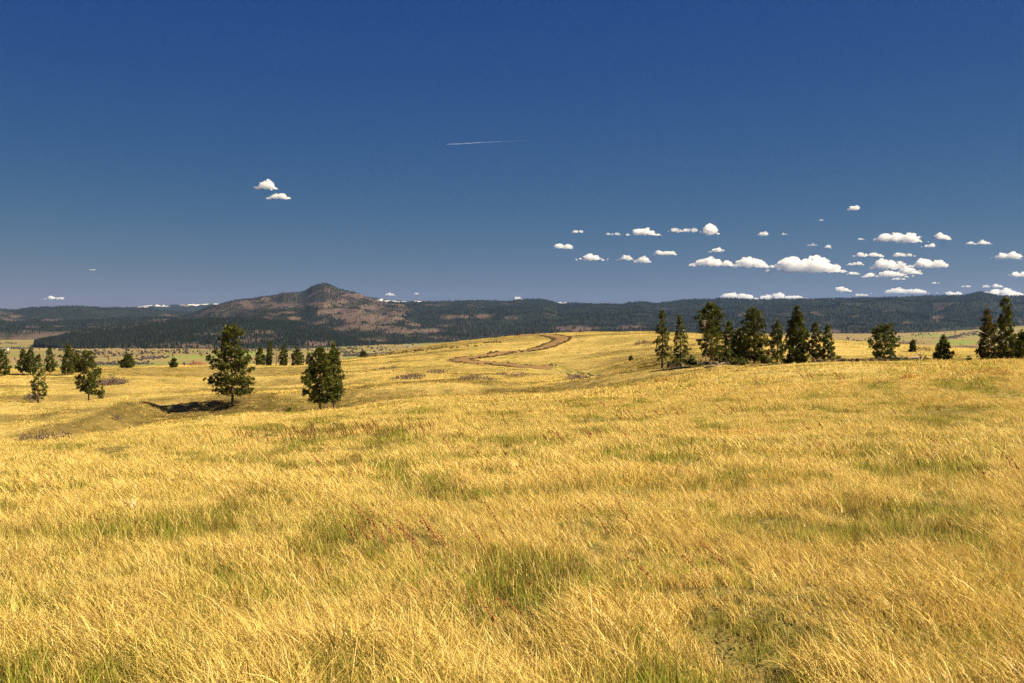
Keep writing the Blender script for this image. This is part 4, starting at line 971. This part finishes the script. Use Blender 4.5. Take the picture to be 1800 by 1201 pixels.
CL = [
 (468, 324, 34, 18, 1.0, 'small white cloud high above the peak, upper of two on the left'),
 (488, 344, 38, 13, .8, 'ragged white cloud just under the upper one above the peak'),
 (97, 523, 35, 8, 1.0, 'flat little cloud low over the far left ridge'),
 (163, 474, 14, 3, .5, 'faint wisp above the far left ridge'),
 (684, 517, 19, 6, .7, 'small faint cloud just right of the peak'),
 (732, 516, 9, 4, .5, 'tiny faint puff right of the cloud beside the peak'),
 (910, 524, 14, 6, .8, 'tiny cloud peeping over the ridge left of the dome hill top'),
 (989, 533, 22, 7, .9, 'low cloud sliver in the ridge notch above the winding track'),
 (1016, 407, 22, 6, .6, 'thin wisp, upper left of the cloud field'),
 (992, 432, 37, 12, .9, 'ragged cloud at the left end of the cloud field'),
 (1040, 452, 47, 13, 1.0, 'flat-bottomed cloud below the leftmost one of the field'),
 (1079, 411, 28, 6, .4, 'very faint wisp left of the oval cloud'),
 (1134, 407, 54, 15, 1.1, 'bright oval cloud in the upper row'),
 (1204, 404, 58, 10, .5, 'stringy wisps leading to the round cloud'),
 (1250, 403, 27, 21, 1.1, 'compact round cloud at the end of the stringy wisps'),
 (1100, 453, 34, 10, .8, 'left half of a broken cloud below the oval one'),
 (1131, 456, 28, 13, .8, 'right half of a broken cloud below the oval one'),
 (1171, 444, 47, 10, .8, 'small bumpy cloud in the middle of the field'),
 (1260, 439, 26, 10, .9, 'small cloud straight above the long bumpy cloud'),
 (1253, 459, 82, 19, 1.0, 'long bumpy cloud above the round-topped pine'),
 (1323, 460, 62, 22, 1.1, 'two-humped cloud left of the largest cloud'),
 (1343, 411, 20, 8, .7, 'small puff high above the two-humped cloud'),
 (1379, 411, 14, 4, .4, 'tiny wisp right of the high small puff'),
 (1419, 464, 130, 30, 1.25, 'largest white cloud, broad with a domed top'),
 (1501, 365, 21, 10, .8, 'topmost small cloud on the right'),
 (1444, 387, 10, 3, .4, 'tiny wisp left below the topmost small cloud'),
 (1454, 433, 14, 7, .7, 'small puff above the right end of the largest cloud'),
 (1426, 430, 24, 6, .3, 'faint wisp above the largest cloud'),
 (1585, 417, 86, 20, 1.1, 'broad peaked cloud in the upper right'),
 (1655, 415, 35, 13, 1.0, 'smaller cloud right beside the broad peaked one'),
 (1633, 431, 27, 8, .9, 'small flat cloud tucked below the broad peaked one'),
 (1513, 420, 16, 5, .4, 'faint wisp left of the broad peaked cloud'),
 (1706, 427, 16, 7, .6, 'left of two small puffs at the upper right'),
 (1731, 426, 25, 9, .8, 'right of two small puffs at the upper right'),
 (1503, 463, 28, 8, .9, 'small cloud touching the right side of the largest one'),
 (1502, 480, 25, 7, .8, 'small flat cloud under the gap right of the largest one'),
 (1532, 447, 56, 10, .9, 'flat lumpy cloud above the stacked group'),
 (1588, 447, 40, 9, .7, 'flat ragged cloud right of the flat lumpy one'),
 (1555, 463, 45, 22, 1.0, 'tall lump at the top of the stacked group'),
 (1583, 466, 22, 14, .6, 'pale fringe between the two lumps of the stacked group'),
 (1635, 462, 65, 18, 1.1, 'bright cloud with a tapering right end'),
 (1562, 481, 84, 14, 1.1, 'long flat base cloud of the stacked group'),
 (1597, 475, 36, 15, 1.0, 'rounded cloud at the right end of the stacked group'),
 (1579, 490, 30, 5, .6, 'thin streak under the stacked group'),
 (1776, 449, 60, 14, 1.0, 'cloud reaching the right picture edge in the upper row'),
 (1790, 482, 34, 11, 1.0, 'cloud reaching the right picture edge in the lower row'),
 (1483, 508, 31, 11, 1.0, 'small dome cloud standing alone above the right ridge'),
 (1516, 518, 32, 6, .6, 'pale streak right below the small dome cloud'),
 (1592, 511, 103, 12, .9, 'long low lumpy cloud above the right ridge'),
 (1677, 516, 34, 9, .9, 'low cloud on the ridge left of the pointed knob'),
 (1699, 503, 24, 5, .6, 'thin streak above the low cloud by the pointed knob'),
 (1732, 503, 16, 6, .7, 'small puff straight above the pointed knob'),
 (1753, 502, 20, 8, .8, 'bumpy puff right of the one above the knob'),
 (1757, 514, 107, 18, 1.0, 'broad low cloud bank behind the pointed knob'),
 (1644, 497, 17, 4, .5, 'faint streak above the long low lumpy cloud'),
 (1300, 519, 72, 14, 1.0, 'left part of the low cloud bank resting on the ridge'),
 (1372, 520, 96, 13, 1.0, 'right part of the low cloud bank resting on the ridge'),
]
for i, c in enumerate(CL): cloud(*c, seed=1200+i)
# contrail: a thin tapering streak, denser at its left head
Y = 60000.; s = Y/F; b = MB(); tt = np.linspace(0, 1, 40)
b.tube([(Xof(782, Y)+t*150*s, Y+30*math.sin(t*9), Zof(254, Y)+t*7.5*s+s*.12*math.sin(t*37)) for t in tt], [s*(.10+.55*min(1, t*14))*(1-t**1.5*.85)*(1+.10*math.sin(t*51)) for t in tt], 8)
o = b.build('contrail', cloud_mat(1.1/s*.35)); tag(o, 'thin white aircraft contrail high in the blue sky', 'contrail')

# ------------------------------------------------------------------ hazy air
if HAZE:
    hz = mat('haze_air'); t = NT(hz); pv = t.n('ShaderNodeVolumePrincipled'); pv.inputs['Color'].default_value = (.22, .41, .84, 1)
    pv.inputs['Density'].default_value = 1.75e-5; pv.inputs['Anisotropy'].default_value = 0.2
    o_ = t.n('ShaderNodeOutputMaterial'); t.l(pv.outputs[0], o_.inputs['Volume'])
    x0, x1, y0, y1, z0, z1 = -20000, 20000, -400, 26000, -420, 620
    V = [(x, y, z) for z in (z0, z1) for y in (y0, y1) for x in (x0, x1)]
    h = mesh_obj('haze', V, [(0, 2, 3, 1), (4, 5, 7, 6), (0, 1, 5, 4), (2, 6, 7, 3), (0, 4, 6, 2), (1, 3, 7, 5)], hz)
    tag(h, 'thin blue haze over the far hills', kind='stuff')
